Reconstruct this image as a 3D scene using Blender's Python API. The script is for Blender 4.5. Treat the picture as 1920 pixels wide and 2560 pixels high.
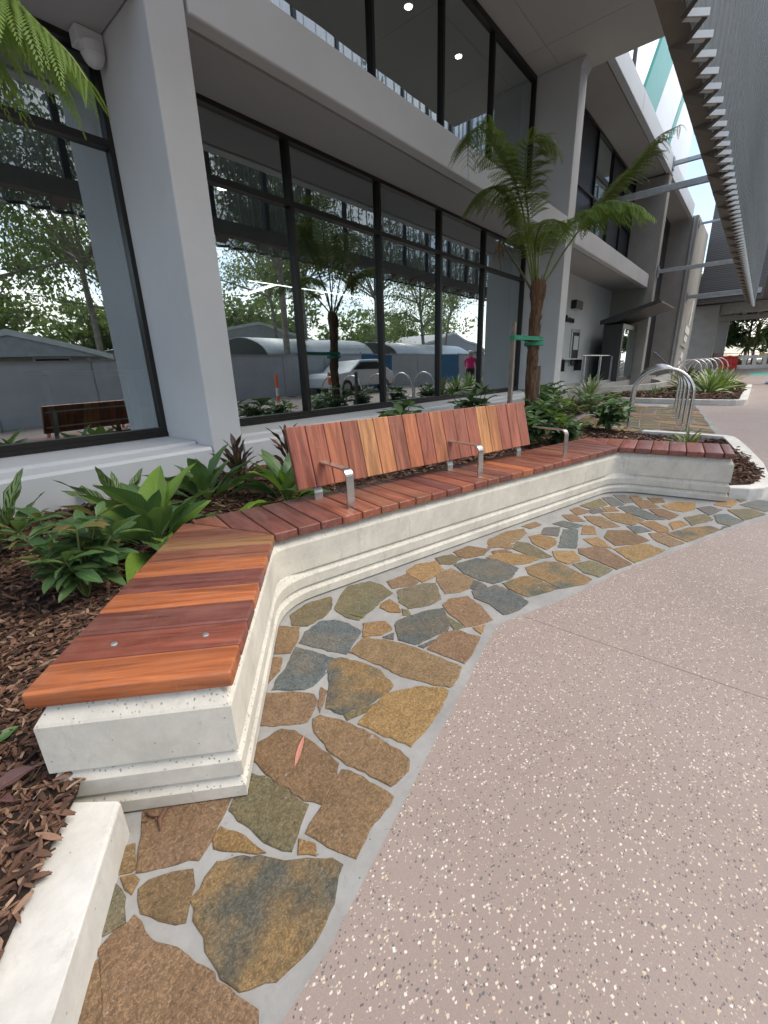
import bpy, bmesh, math, random
from mathutils import Vector, Matrix, noise as mnoise
R = math.radians
S = bpy.context.scene
for o in list(bpy.data.objects): bpy.data.objects.remove(o)
C = S.collection
rng = random.Random(7)

# ---------------------------------------------------------------- camera
cam_d = bpy.data.cameras.new('camera'); cam = bpy.data.objects.new('camera', cam_d); C.objects.link(cam)
S.camera = cam
PIT, ROL, HD, H = .316692, -.0334335, .703621, 1.25
F_ = Vector((math.cos(HD)*math.cos(PIT), math.sin(HD)*math.cos(PIT), -math.sin(PIT)))
r_ = Vector((math.sin(HD), -math.cos(HD), 0)); u_ = r_.cross(F_)
r2 = r_*math.cos(ROL)+u_*math.sin(ROL); u2 = -r_*math.sin(ROL)+u_*math.cos(ROL)
cam.matrix_world = Matrix(((r2.x,u2.x,-F_.x,0),(r2.y,u2.y,-F_.y,0),(r2.z,u2.z,-F_.z,H),(0,0,0,1)))
cam_d.sensor_fit = 'HORIZONTAL'; cam_d.sensor_width = 36; cam_d.lens = 36*1074.3/1920
cam_d.clip_start = .02; cam_d.clip_end = 1500
S.render.resolution_x = 768; S.render.resolution_y = 1024

# ---------------------------------------------------------------- world, sun, exposure
SUN_EL, SUN_AZ = 54, -58          # azimuth of the sun measured from +X towards +Y (behind the camera's right)
w = bpy.data.worlds.new('World'); S.world = w; w.use_nodes = True
nt = w.node_tree; nt.nodes.clear()
out = nt.nodes.new('ShaderNodeOutputWorld'); bg = nt.nodes.new('ShaderNodeBackground')
sky = nt.nodes.new('ShaderNodeTexSky'); sky.sky_type = 'NISHITA'; sky.sun_disc = False
sky.sun_elevation = R(SUN_EL); sky.sun_rotation = R(90-SUN_AZ); sky.air_density = 1.0; sky.dust_density = 2.0; sky.ozone_density = 1.0
tc = nt.nodes.new('ShaderNodeTexCoord'); mp = nt.nodes.new('ShaderNodeMapping'); mp.inputs['Scale'].default_value = (1.3,1.3,3.2)
nz = nt.nodes.new('ShaderNodeTexNoise'); nz.inputs['Scale'].default_value = 2.2; nz.inputs['Detail'].default_value = 7; nz.inputs['Roughness'].default_value = .6
rp = nt.nodes.new('ShaderNodeValToRGB'); rp.color_ramp.elements[0].position = .46; rp.color_ramp.elements[1].position = .72
mx = nt.nodes.new('ShaderNodeMix'); mx.data_type = 'RGBA'; mx.inputs['B'].default_value = (11.5,10.9,10.0,1)
L = nt.links.new
L(tc.outputs['Generated'], mp.inputs['Vector']); L(mp.outputs[0], nz.inputs['Vector']); L(nz.outputs['Fac'], rp.inputs[0])
L(rp.outputs[0], mx.inputs['Factor']); L(sky.outputs[0], mx.inputs['A']); L(mx.outputs['Result'], bg.inputs['Color'])
bg.inputs['Strength'].default_value = .15
L(bg.outputs[0], out.inputs['Surface'])
sd = bpy.data.lights.new('sun', 'SUN'); sun = bpy.data.objects.new('sun', sd); C.objects.link(sun)
sd.energy = 1.5; sd.angle = R(35); sd.color = (1,.93,.82)
sv = Vector((math.cos(R(SUN_AZ))*math.cos(R(SUN_EL)), math.sin(R(SUN_AZ))*math.cos(R(SUN_EL)), math.sin(R(SUN_EL))))
sun.rotation_euler = (-sv).to_track_quat('-Z','Y').to_euler()
sun.location = (0,-20,30)
vs = S.view_settings; vs.view_transform = 'Standard'; vs.look = 'None'; vs.gamma = 1; vs.exposure = 1.02
vs.use_curve_mapping = False

# ---------------------------------------------------------------- helpers
ORG = {}
def tag(o, label=None, cat=None, group=None, kind=None):
    if label: o['label'] = label
    if cat: o['category'] = cat
    if group: o['group'] = group
    if kind: o['kind'] = kind
    return o
def thing(name, label, cat, loc=(0,0,0), group=None):
    o = bpy.data.objects.new(name, None); C.objects.link(o); o.location = loc; o.empty_display_size = .1
    ORG[o] = Vector(loc); return tag(o, label, cat, group)
def mesh(name, V, Fc, m, parent=None, smooth=False, world=True, ang=None):
    off = ORG[parent] if (parent is not None and world) else Vector((0,0,0))
    me = bpy.data.meshes.new(name); me.from_pydata([tuple(Vector(v)-off) for v in V], [], Fc)
    me.validate(); me.update()
    if smooth: me.polygons.foreach_set('use_smooth', [True]*len(me.polygons))
    if smooth and ang: me.set_sharp_from_angle(angle=R(ang))
    return link(name, me, m, parent)
def link(name, me, m=None, parent=None):
    if m is not None and not me.materials: me.materials.append(m)
    o = bpy.data.objects.new(name, me); C.objects.link(o)
    if parent is not None: o.parent = parent; ORG[o] = ORG[parent]
    else: ORG[o] = Vector((0,0,0))
    return o
def bmobj(name, bm, m, parent=None, smooth=False, ang=None):
    off = ORG[parent] if parent is not None else None
    if off is not None: bmesh.ops.translate(bm, verts=bm.verts, vec=-off)
    bmesh.ops.recalc_face_normals(bm, faces=bm.faces)
    me = bpy.data.meshes.new(name); bm.to_mesh(me); bm.free()
    if smooth: me.polygons.foreach_set('use_smooth', [True]*len(me.polygons))
    if smooth and ang: me.set_sharp_from_angle(angle=R(ang))
    return link(name, me, m, parent)
def box(name, x0,x1,y0,y1,z0,z1, m, parent=None, bev=0, seg=1):
    bm = bmesh.new(); bmbox(bm, x0,x1,y0,y1,z0,z1)
    if bev: bmesh.ops.bevel(bm, geom=bm.edges[:], offset=bev, segments=seg, affect='EDGES', profile=.5)
    return bmobj(name, bm, m, parent)
def bmbox(bm, x0,x1,y0,y1,z0,z1, M=None):
    v = [bm.verts.new((x,y,z)) for x in (x0,x1) for y in (y0,y1) for z in (z0,z1)]
    for f in ((0,1,3,2),(4,6,7,5),(0,4,5,1),(2,3,7,6),(0,2,6,4),(1,5,7,3)): bm.faces.new([v[i] for i in f])
    if M is not None:
        for q in v: q.co = M @ q.co
    return v
def prism(name, pts, z0, z1, m, parent=None, bev=0, seg=2):
    """vertical prism over a plan polygon"""
    bm = bmesh.new(); b = [bm.verts.new((p[0],p[1],z0)) for p in pts]; t = [bm.verts.new((p[0],p[1],z1)) for p in pts]
    n = len(pts); bm.faces.new(b[::-1]); bm.faces.new(t)
    for i in range(n): bm.faces.new((b[i],b[(i+1)%n],t[(i+1)%n],t[i]))
    if bev: bmesh.ops.bevel(bm, geom=bm.edges[:], offset=bev, segments=seg, affect='EDGES', profile=.5)
    return bmobj(name, bm, m, parent)
def tube_geo(P, rad, seg=8, cap=True):
    P = [Vector(p) for p in P]; n = len(P); V = []; Fc = []
    rad = rad if isinstance(rad,(list,tuple)) else [rad]*n
    T = [(P[min(i+1,n-1)]-P[max(i-1,0)]).normalized() for i in range(n)]
    u = T[0].orthogonal().normalized()
    for i in range(n):
        u = (u - T[i]*u.dot(T[i])).normalized(); v = T[i].cross(u)
        for k in range(seg):
            a = 2*math.pi*k/seg; V.append(P[i]+(u*math.cos(a)+v*math.sin(a))*rad[i])
    for i in range(n-1):
        for k in range(seg):
            a = i*seg+k; b = i*seg+(k+1)%seg; Fc.append((a,b,b+seg,a+seg))
    if cap: Fc.append(tuple(range(seg))[::-1]); Fc.append(tuple(range((n-1)*seg,n*seg)))
    return V, Fc
def tube(name, P, rad, m, parent=None, seg=8, world=True):
    V, Fc = tube_geo(P, rad, seg); return mesh(name, V, Fc, m, parent, True, world, 50)
class MB:
    def __init__(s): s.V=[]; s.F=[]
    def add(s, V, Fc): n=len(s.V); s.V += [tuple(v) for v in V]; s.F += [tuple(i+n for i in f) for f in Fc]
    def build(s, name, m, parent=None, smooth=False, world=True, ang=None): return mesh(name, s.V, s.F, m, parent, smooth, world, ang)
def catmull(P, n=6):
    P = [Vector(p) for p in P]; Q = [P[0]*2-P[1]]+P+[P[-1]*2-P[-2]]; o = []
    for i in range(1,len(Q)-2):
        a,b,c,d = Q[i-1:i+3]
        for k in range(n):
            t=k/n; o.append(.5*((2*b)+(c-a)*t+(2*a-5*b+4*c-d)*t*t+(3*b-a-3*c+d)*t**3))
    return o+[P[-1]]
def copy_tree(o, parent=None):
    c = o.copy(); C.objects.link(c); c.parent = parent; ORG[c] = ORG[o]
    for ch in o.children: copy_tree(ch, c)
    return c
def sstep(a,b,x): t=min(max((x-a)/(b-a),0),1); return t*t*(3-2*t)
def zg(X):
    z = .19*sstep(5.2,8.7,X)
    return z+.01*(min(X,45)-8.7) if X > 8.7 else z

# ---------------------------------------------------------------- materials
class N:
    def __init__(s, name):
        s.m = bpy.data.materials.new(name); s.m.use_nodes = True; s.t = s.m.node_tree; s.n = s.t.nodes
        s.b = s.n['Principled BSDF']; s._tc = None
    def new(s, t, **k):
        q = s.n.new(t)
        for a,v in k.items():
            if hasattr(q,a): setattr(q,a,v)
        return q
    def l(s, a, b): s.t.links.new(a, b)
    def co(s, space='Object', scale=(1,1,1)):
        if not s._tc: s._tc = s.n.new('ShaderNodeTexCoord')
        mp = s.n.new('ShaderNodeMapping'); mp.inputs['Scale'].default_value = scale; s.l(s._tc.outputs[space], mp.inputs[0]); return mp.outputs[0]
    def noise(s, co, scale, detail=4, rough=.55, dist=0):
        q = s.n.new('ShaderNodeTexNoise'); q.inputs['Scale'].default_value = scale; q.inputs['Detail'].default_value = detail
        q.inputs['Roughness'].default_value = rough; q.inputs['Distortion'].default_value = dist; s.l(co, q.inputs['Vector']); return q.outputs['Fac']
    def vor(s, co, scale, feat='F1'):
        q = s.n.new('ShaderNodeTexVoronoi'); q.feature = feat; q.inputs['Scale'].default_value = scale; s.l(co, q.inputs['Vector']); return q
    def ramp(s, f, stops):
        q = s.n.new('ShaderNodeValToRGB'); e = q.color_ramp.elements
        while len(e) < len(stops): e.new(.5)
        for i,(p,c) in enumerate(stops): e[i].position = p; e[i].color = (*c,1) if len(c)==3 else c
        s.l(f, q.inputs[0]); return q.outputs[0]
    def rampf(s, f, a, b): return s.ramp(f, [(a,(0,0,0)),(b,(1,1,1))])
    def mix(s, f, a, b, mode='MIX'):
        q = s.n.new('ShaderNodeMix'); q.data_type = 'RGBA'; q.blend_type = mode
        for v,k in ((f,'Factor'),(a,'A'),(b,'B')):
            if isinstance(v,(int,float)): q.inputs[k].default_value = v
            elif isinstance(v,tuple): q.inputs[k].default_value = (*v,1)
            else: s.l(v, q.inputs[k])
        return q.outputs['Result']
    def math(s, op, a, b=0):
        q = s.n.new('ShaderNodeMath'); q.operation = op
        for i,v in enumerate((a,b)):
            if isinstance(v,(int,float)): q.inputs[i].default_value = v
            else: s.l(v, q.inputs[i])
        return q.outputs[0]
    def bump(s, h, st=.3, dist=.01, prev=None):
        q = s.n.new('ShaderNodeBump'); q.inputs['Strength'].default_value = st; q.inputs['Distance'].default_value = dist
        s.l(h, q.inputs['Height'])
        if prev is not None: s.l(prev, q.inputs['Normal'])
        return q.outputs[0]
    def fin(s, col=None, rough=None, metal=None, norm=None, spec=None):
        for v,k in ((col,'Base Color'),(rough,'Roughness'),(metal,'Metallic'),(norm,'Normal'),(spec,'Specular IOR Level')):
            if v is None: continue
            if isinstance(v,(int,float)): s.b.inputs[k].default_value = v
            elif isinstance(v,tuple): s.b.inputs[k].default_value = (*v,1)
            else: s.l(v, s.b.inputs[k])
        return s.m
def plain(name, c, rough=.6, metal=0, var=.12, scale=3, bump=.15, bs=60):
    q = N(name); co = q.co()
    f = q.noise(co, scale, 5, .6); g = q.noise(co, bs, 3)
    d = tuple(max(0,x*(1-var)) for x in c); e = tuple(x*(1+var) for x in c)
    return q.fin(q.mix(q.rampf(f,.3,.7), d, e), rough, metal, q.bump(g, bump, .004) if bump else None)
def emis(name, c, st):
    q = N(name); q.b.inputs['Emission Color'].default_value = (*c,1); q.b.inputs['Emission Strength'].default_value = st; return q.fin(c,.5)
M = {}
M['paint'] = plain('painted_render', (.60,.61,.62), .62, 0, .06, 1.0, .2, 170)
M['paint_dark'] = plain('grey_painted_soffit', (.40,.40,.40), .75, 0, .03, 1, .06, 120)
M['soffit'] = plain('pale_soffit_sheet', (.58,.57,.55), .8, 0, .03, .8, .04, 120)
M['bay_wall'] = plain('bay_wall_paint', (.56,.59,.61), .7, 0, .04, 1, .1, 100)
M['tan_concrete'] = plain('offform_concrete', (.35,.335,.31), .8, 0, .10, 1.5, .25, 40)
M['frame'] = plain('dark_bronze_frame', (.022,.019,.017), .38, .3, .1, 3, .03, 80)
M['black'] = plain('black_metal', (.012,.012,.013), .45, 0, .1, 3, .03, 80)
M['charcoal'] = plain('charcoal_panel', (.045,.046,.048), .42, 0, .1, 2, .03, 80)
M['blind'] = plain('blue_black_blind', (.018,.022,.032), .35, 0, .1, 2, .02, 80)
M['galv'] = plain('galvanised_steel', (.42,.45,.46), .42, .75, .14, 9, .08, 50)
M['steel'] = plain('brushed_stainless', (.60,.60,.59), .27, 1, .08, 14, .05, 220)
M['kerbm'] = None
M['white'] = plain('white_laminate', (.62,.66,.66), .4, 0, .03, 2, 0)
M['beam'] = plain('grey_brown_primer', (.17,.155,.14), .7, 0, .12, 3, .1, 40)
M['teal'] = plain('teal_panel', (.03,.24,.19), .4, 0, .08, 2, .02, 40)
M['whitepanel'] = plain('white_panel', (.62,.66,.70), .45, 0, .04, 1, .02, 40)
M['orange'] = plain('orange_plastic', (.75,.12,.03), .45, 0, .08, 4, .02, 40)
M['red'] = plain('red_plastic', (.55,.03,.02), .45, 0, .1, 4, .02, 40)
M['bwhite'] = plain('white_plastic', (.68,.68,.64), .5, 0, .1, 3, .03, 40)
M['yellow'] = plain('yellow_sign', (.75,.62,.02), .5, 0, .05, 3, 0)
M['lamp'] = emis('warm_lamp', (1,.93,.78), 9)
M['strip'] = emis('strip_lamp', (1,.94,.82), 4)
M['room'] = plain('room_wall', (.10,.115,.12), .8, 0, .1, .6, 0)
M['roomceil'] = plain('room_ceiling', (.16,.17,.17), .8, 0, .1, .6, 0)
M['carpet'] = plain('room_carpet', (.05,.055,.06), .9, 0, .2, 6, .1, 90)

def mk_glass():
    q = N('window_glass'); t = q.t
    for x in list(t.nodes):
        if x.type == 'BSDF_PRINCIPLED': t.nodes.remove(x)
    out = [x for x in t.nodes if x.type == 'OUTPUT_MATERIAL'][0]
    co = q.co('Object', (.8,.8,.35)); h = q.noise(co, 1.1, 1, .4)
    nrm = q.bump(h, .085, .06)
    gl = t.nodes.new('ShaderNodeBsdfGlossy'); gl.inputs['Roughness'].default_value = 0; gl.inputs['Color'].default_value = (.80,.88,.90,1); q.l(nrm, gl.inputs['Normal'])
    tr = t.nodes.new('ShaderNodeBsdfTransparent'); tr.inputs['Color'].default_value = (.50,.60,.62,1)
    fr = t.nodes.new('ShaderNodeFresnel'); fr.inputs['IOR'].default_value = 1.9
    f = q.math('ADD', q.math('MULTIPLY', fr.outputs[0], .9), .48)
    ms = t.nodes.new('ShaderNodeMixShader'); q.l(f, ms.inputs[0]); q.l(tr.outputs[0], ms.inputs[1]); q.l(gl.outputs[0], ms.inputs[2]); q.l(ms.outputs[0], out.inputs['Surface'])
    return q.m
M['glass'] = mk_glass()

def mk_path():
    q = N('exposed_aggregate'); co = q.co()
    big = q.noise(co, .9, 5, .6); mid = q.noise(co, 9, 5, .65); fine = q.noise(co, 260, 2)
    base = q.mix(q.rampf(big,.3,.72), (.262,.202,.176), (.318,.252,.226))
    base = q.mix(q.math('MULTIPLY', q.rampf(mid,.35,.75), .35), base, (.275,.226,.204))
    base = q.mix(q.math('MULTIPLY', q.rampf(fine,.35,.7), .4), base, (.195,.15,.132))
    st_ = q.noise(co, .55, 6, .65, .8); base = q.mix(q.math('MULTIPLY', q.rampf(st_,.5,.7), .30), base, (.20,.155,.138)); f2 = q.noise(co, 700, 2); base = q.mix(q.math('MULTIPLY', q.rampf(f2,.5,.7), .35), base, (.40,.345,.315))
    dens = q.math('ADD', q.math('MULTIPLY', q.noise(co, 2.3, 4, .6), 1.3), .35)
    for sc, rot, lo, colw, cold, thr in ((70,0,.30,(.60,.56,.51),(.075,.066,.064),.13),(135,.7,.30,(.46,.41,.37),(.11,.095,.09),.25),(105,2.1,.3,(.66,.62,.57),(.12,.11,.108),.16),(38,1.3,.16,(.66,.63,.58),(.10,.09,.09),.03)):
        mp = q.n.new('ShaderNodeMapping'); mp.inputs['Rotation'].default_value = (0,0,rot); mp.inputs['Scale'].default_value = (1,1.35,1); q.l(q._tc.outputs['Object'], mp.inputs[0])
        wn = q.n.new('ShaderNodeTexNoise'); wn.inputs['Scale'].default_value = sc*1.1; wn.inputs['Detail'].default_value = 1; q.l(mp.outputs[0], wn.inputs['Vector'])
        ad = q.n.new('ShaderNodeVectorMath'); ad.operation = 'MULTIPLY_ADD'; q.l(wn.outputs['Color'], ad.inputs[0]); ad.inputs[1].default_value = (.8/sc,)*3; q.l(mp.outputs[0], ad.inputs[2])
        v = q.vor(ad.outputs[0], sc); v.distance = 'MANHATTAN' if sc in (70,38) else 'CHEBYCHEV' if sc == 105 else 'EUCLIDEAN'; sp = q.n.new('ShaderNodeSeparateColor'); q.l(v.outputs['Color'], sp.inputs[0])
        rad = q.math('MULTIPLY', sp.outputs[2], .30); rad = q.math('ADD', rad, .10)
        ins = q.math('LESS_THAN', v.outputs['Distance'], rad)
        w_ = q.math('MULTIPLY', ins, q.math('LESS_THAN', sp.outputs[0], q.math('MULTIPLY', dens, thr)))
        d_ = q.math('MULTIPLY', ins, q.math('GREATER_THAN', sp.outputs[0], 1-thr*.55))
        tint = q.mix(sp.outputs[1], colw, (colw[0]*.80,colw[1]*.66,colw[2]*.50))
        base = q.mix(w_, base, tint); base = q.mix(d_, base, cold)
    b = q.bump(fine, .25, .002)
    return q.fin(base, .62, None, b)
M['path'] = mk_path()

def mk_conc(name, c, agg=False, stain=.5):
    q = N(name); co = q.co(); f = q.noise(co, 3.5, 8, .72, .1); g = q.noise(co, 18, 6, .75); h = q.noise(co, 150, 3)
    d = tuple(x*.74 for x in c); e = tuple(min(.85,x*1.12) for x in c)
    col = q.mix(q.rampf(f,.32,.68), d, e); col = q.mix(q.math('MULTIPLY', q.rampf(g,.45,.7), .35), col, tuple(x*v for x,v in zip(c,(.80,.78,.72))))
    st = q.n.new('ShaderNodeMapping'); st.inputs['Scale'].default_value = (5,5,1.6); q.l(q._tc.outputs['Object'], st.inputs[0])
    s2 = q.noise(st.outputs[0], 2.6, 8, .78, .2)
    col = q.mix(q.math('MULTIPLY', q.rampf(s2,.56,.68), stain), col, tuple(x*.62 for x in c))
    v = q.vor(co, 34); pit = q.math('LESS_THAN', v.outputs['Distance'], .09)
    sp = q.n.new('ShaderNodeSeparateColor'); q.l(v.outputs['Color'], sp.inputs[0])
    pit = q.math('MULTIPLY', pit, q.math('GREATER_THAN', sp.outputs[0], .6)); col = q.mix(q.math('MULTIPLY',pit,.75), col, tuple(x*.3 for x in c))
    if agg:
        v2 = q.vor(q.mix(.012, co, q.noise(co,60,2)), 105); s3 = q.n.new('ShaderNodeSeparateColor'); q.l(v2.outputs['Color'], s3.inputs[0])
        ins = q.math('MULTIPLY', q.math('LESS_THAN', v2.outputs['Distance'], .34), q.math('GREATER_THAN', s3.outputs[0], .74))
        geo = q.n.new('ShaderNodeNewGeometry'); sz = q.n.new('ShaderNodeSeparateXYZ'); q.l(geo.outputs['True Normal'], sz.inputs[0])
        up = q.rampf(sz.outputs[2], .3, .5); ins = q.math('MULTIPLY', ins, up)
        col = q.mix(ins, col, q.mix(s3.outputs[1], (.22,.21,.19), (.42,.36,.30)))
    nb = q.bump(g, .25, .004); nb = q.bump(h, .2, .0015, nb)
    return q.fin(col, .78, None, nb)
M['precast'] = mk_conc('precast_concrete', (.60,.575,.505), True, .85)
M['kerb'] = mk_conc('kerb_concrete', (.62,.605,.565), False, .5)
M['upstand'] = mk_conc('upstand_concrete', (.42,.41,.385), False, .3)
M['grout'] = mk_conc('cement_grout', (.29,.288,.278), False, .6)

def mk_wood():
    q = N('oiled_hardwood'); oi = q.n.new('ShaderNodeObjectInfo')
    cb = q.n.new('ShaderNodeCombineXYZ'); q.l(q.math('MULTIPLY', oi.outputs['Random'], 37.), cb.inputs[0]); q.l(q.math('MULTIPLY', oi.outputs['Random'], 91.), cb.inputs[1])
    tc = q.n.new('ShaderNodeTexCoord'); q._tc = tc
    ad = q.n.new('ShaderNodeVectorMath'); q.l(tc.outputs['Object'], ad.inputs[0]); q.l(cb.outputs[0], ad.inputs[1])
    def mpv(sc):
        mp = q.n.new('ShaderNodeMapping'); mp.inputs['Scale'].default_value = sc; q.l(ad.outputs[0], mp.inputs[0]); return mp.outputs[0]
    g1 = q.noise(mpv((14,1.1,14)), 1.6, 6, .62, 1.1); g2 = q.noise(mpv((140,4,140)), 1, 3, .6); g3 = q.noise(mpv((5,2.2,5)), 1.2, 4, .6)
    base = oi.outputs['Color']
    dk = q.mix(1, base, (.50,.42,.40), 'MULTIPLY'); lt = q.mix(1, base, (1.35,1.4,1.35), 'MULTIPLY')
    col = q.mix(q.rampf(g1,.33,.67), dk, lt); col = q.mix(q.math('MULTIPLY', q.rampf(g2,.5,.75), .45), col, dk)
    col = q.mix(q.math('MULTIPLY', q.rampf(g3,.45,.75), .3), col, base)
    ge = q.noise(q.co('Object',(1,1,1)), 30, 5, .7); wet = q.rampf(ge,.55,.7)
    rgh = q.math('ADD', q.math('MULTIPLY', wet, .16), .40)
    du = q.noise(q.co('Object',(1,1,1)), 9, 6, .7); col = q.mix(q.math('MULTIPLY', q.rampf(du,.45,.75), .30), col, (.24,.15,.115)); sc_ = q.noise(mpv((3,60,3)), 1.5, 3, .6); col = q.mix(q.math('MULTIPLY', q.rampf(sc_,.66,.72), .18), col, (.42,.30,.24))
    nb = q.bump(g2, .3, .002)
    return q.fin(col, rgh, None, nb, .4)
M['wood'] = mk_wood()

def mk_stone():
    q = N('crazy_paving_stone'); oi = q.n.new('ShaderNodeObjectInfo'); tc = q.n.new('ShaderNodeTexCoord'); q._tc = tc
    cb = q.n.new('ShaderNodeCombineXYZ'); q.l(q.math('MULTIPLY', oi.outputs['Random'], 53.), cb.inputs[0]); q.l(q.math('MULTIPLY', oi.outputs['Random'], 17.), cb.inputs[1])
    ad = q.n.new('ShaderNodeVectorMath'); q.l(tc.outputs['Object'], ad.inputs[0]); q.l(cb.outputs[0], ad.inputs[1]); co = ad.outputs[0]
    a = q.noise(co, 4.2, 3, .5); b = q.noise(co, 14, 6, .68); c = q.noise(co, 90, 5, .75); d = q.noise(co, 330, 2, .6)
    base = oi.outputs['Color']
    mixf = q.math('MULTIPLY', q.rampf(a,.44,.56), oi.outputs['Alpha'])
    col = q.mix(mixf, base, (.30,.19,.08))
    col = q.mix(q.math('MULTIPLY', q.rampf(b,.42,.7), .6), col, q.mix(1,col,(.62,.60,.58),'MULTIPLY'))
    col = q.mix(q.math('MULTIPLY', q.rampf(b,.66,.30), .25), col, q.mix(1,col,(1.35,1.30,1.2),'MULTIPLY'))
    col = q.mix(q.math('MULTIPLY', q.rampf(c,.42,.66), .75), col, q.mix(1,col,(.38,.37,.36),'MULTIPLY'))
    col = q.mix(q.math('MULTIPLY', q.rampf(d,.62,.74), .5), col, q.mix(1,col,(1.9,1.9,1.9),'MULTIPLY'))
    v = q.noise(co, 26, 5, .75); col = q.mix(q.math('MULTIPLY', q.rampf(v,.64,.72), .65), col, (.44,.43,.40)); e_ = q.noise(co, 180, 3, .7); col = q.mix(q.math('MULTIPLY', q.rampf(e_,.54,.64), .5), col, q.mix(1,col,(1.7,1.65,1.55),'MULTIPLY')); col = q.mix(q.math('MULTIPLY', q.rampf(e_,.46,.36), .45), col, q.mix(1,col,(.4,.4,.4),'MULTIPLY'))
    col = q.mix(1, col, (1.14,1.18,1.24), 'MULTIPLY')
    nb = q.bump(b, .9, .02); nb = q.bump(c, .9, .008, nb)
    return q.fin(col, .58, None, nb, .4)
M['stone'] = mk_stone()

def mk_leaf(name, a, b, rough=.38, vein=None, tr=.25, spots=False):
    q = N(name); oi = q.n.new('ShaderNodeObjectInfo'); geo = q.n.new('ShaderNodeNewGeometry')
    uv = q.n.new('ShaderNodeUVMap'); su = q.n.new('ShaderNodeSeparateXYZ'); q.l(uv.outputs[0], su.inputs[0])
    rnd = q.math('FRACT', q.math('ADD', oi.outputs['Random'], q.math('MULTIPLY', geo.outputs['Random Per Island'], .9)))
    col = q.mix(rnd, a, b)
    co = q.co('Object'); n_ = q.noise(co, 25, 3); col = q.mix(q.math('MULTIPLY', n_, .3), col, tuple(x*.6 for x in a))
    ctr = q.math('ABSOLUTE', q.math('SUBTRACT', su.outputs[0], .5))
    rib = q.math('LESS_THAN', ctr, .022)
    if vein: col = q.mix(q.math('MULTIPLY', rib, .8), col, vein)
    wv = q.n.new('ShaderNodeTexWave'); wv.inputs['Scale'].default_value = 2.4 if spots else 6; wv.bands_direction = 'Y'
    cbx = q.n.new('ShaderNodeCombineXYZ'); q.l(ctr, cbx.inputs[0]); q.l(q.math('SUBTRACT', su.outputs[1], q.math('MULTIPLY', ctr, .55)), cbx.inputs[1]); q.l(cbx.outputs[0], wv.inputs['Vector'])
    if spots:
        sp = q.math('MULTIPLY', q.math('GREATER_THAN', wv.outputs['Fac'], .55), q.math('MULTIPLY', q.math('GREATER_THAN', ctr, .07), q.math('LESS_THAN', ctr, .38)))
        edge = q.math('GREATER_THAN', ctr, .45); col = q.mix(q.math('MAXIMUM', sp, edge), col, (.012,.035,.012))
    nb = q.bump(wv.outputs['Fac'], .25, .004)
    m = q.fin(col, rough, None, nb, .5)
    t = q.t; out = [x for x in t.nodes if x.type == 'OUTPUT_MATERIAL'][0]
    tl = t.nodes.new('ShaderNodeBsdfTranslucent'); q.l(q.mix(.5, col, (.25,.40,.05)), tl.inputs['Color'])
    ms = t.nodes.new('ShaderNodeMixShader'); ms.inputs[0].default_value = tr
    q.l(q.b.outputs[0], ms.inputs[1]); q.l(tl.outputs[0], ms.inputs[2]); q.l(ms.outputs[0], out.inputs['Surface'])
    return m
M['leaf_big'] = mk_leaf('broad_leaf', (.07,.145,.055), (.135,.24,.08), .33, (.16,.30,.10))
M['leaf_rib'] = mk_leaf('ribbed_leaf', (.058,.125,.05), (.115,.20,.07), .35, (.11,.22,.08))
M['leaf_bronze'] = mk_leaf('bronze_new_leaf', (.16,.13,.045), (.24,.19,.065), .4, (.35,.3,.12))
M['leaf_lime'] = mk_leaf('lime_leaf', (.16,.28,.04), (.22,.36,.06), .35, (.28,.42,.12))
M['leaf_spot'] = mk_leaf('rattlesnake_leaf', (.20,.30,.10), (.27,.38,.14), .4, (.1,.2,.06), .2, True)
M['leaf_dark'] = mk_leaf('dark_croton_leaf', (.025,.016,.014), (.07,.022,.02), .35, (.20,.05,.05), .1)
M['leaf_red'] = mk_leaf('orange_red_leaf', (.20,.05,.015), (.09,.02,.015), .35, (.4,.14,.03), .15)
M['leaf_shrub'] = mk_leaf('shrub_leaf', (.055,.115,.05), (.125,.21,.085), .35, (.10,.2,.08))
M['leaf_var'] = mk_leaf('variegated_blade', (.22,.30,.13), (.42,.46,.26), .45, (.05,.12,.03), .2)
M['leaf_strap'] = mk_leaf('strap_blade', (.09,.17,.03), (.20,.28,.06), .45, (.15,.25,.06), .2)
M['leaf_purple'] = mk_leaf('purple_leaf', (.12,.05,.06), (.20,.12,.09), .4, (.25,.15,.12), .1)
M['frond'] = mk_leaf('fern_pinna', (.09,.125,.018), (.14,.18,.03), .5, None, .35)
M['frond_lit'] = mk_leaf('fern_pinna_lit', (.13,.22,.03), (.20,.31,.05), .5, None, .35)  # lit copy of the fern pinna, the light put into its colour
M['frond_dead'] = mk_leaf('dead_fern_pinna', (.20,.105,.04), (.30,.17,.07), .7, None, .1)
M['stem'] = plain('green_stem', (.14,.17,.05), .5, 0, .2, 20, .1, 60)
M['stem_dark'] = plain('brown_green_stem', (.085,.075,.03), .55, 0, .2, 20, .1, 60)
M['gum'] = mk_leaf('gum_leaf', (.11,.135,.055), (.24,.265,.135), .55, None, .4)
M['gumbark'] = plain('pale_gum_bark', (.30,.26,.21), .8, 0, .35, 4, .5, 14)
def mk_bark():
    q = N('fibrous_fern_trunk'); co = q.co('Object',(9,9,1.6)); f = q.noise(co, 3, 7, .7, .8); g = q.noise(q.co('Object',(26,26,2.2)), 3, 4, .6)
    col = q.ramp(f, [(.25,(.025,.014,.009)),(.5,(.13,.066,.035)),(.72,(.30,.18,.10))])
    return q.fin(col, .9, None, q.bump(g, 1, .02))
M['bark'] = mk_bark()
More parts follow.
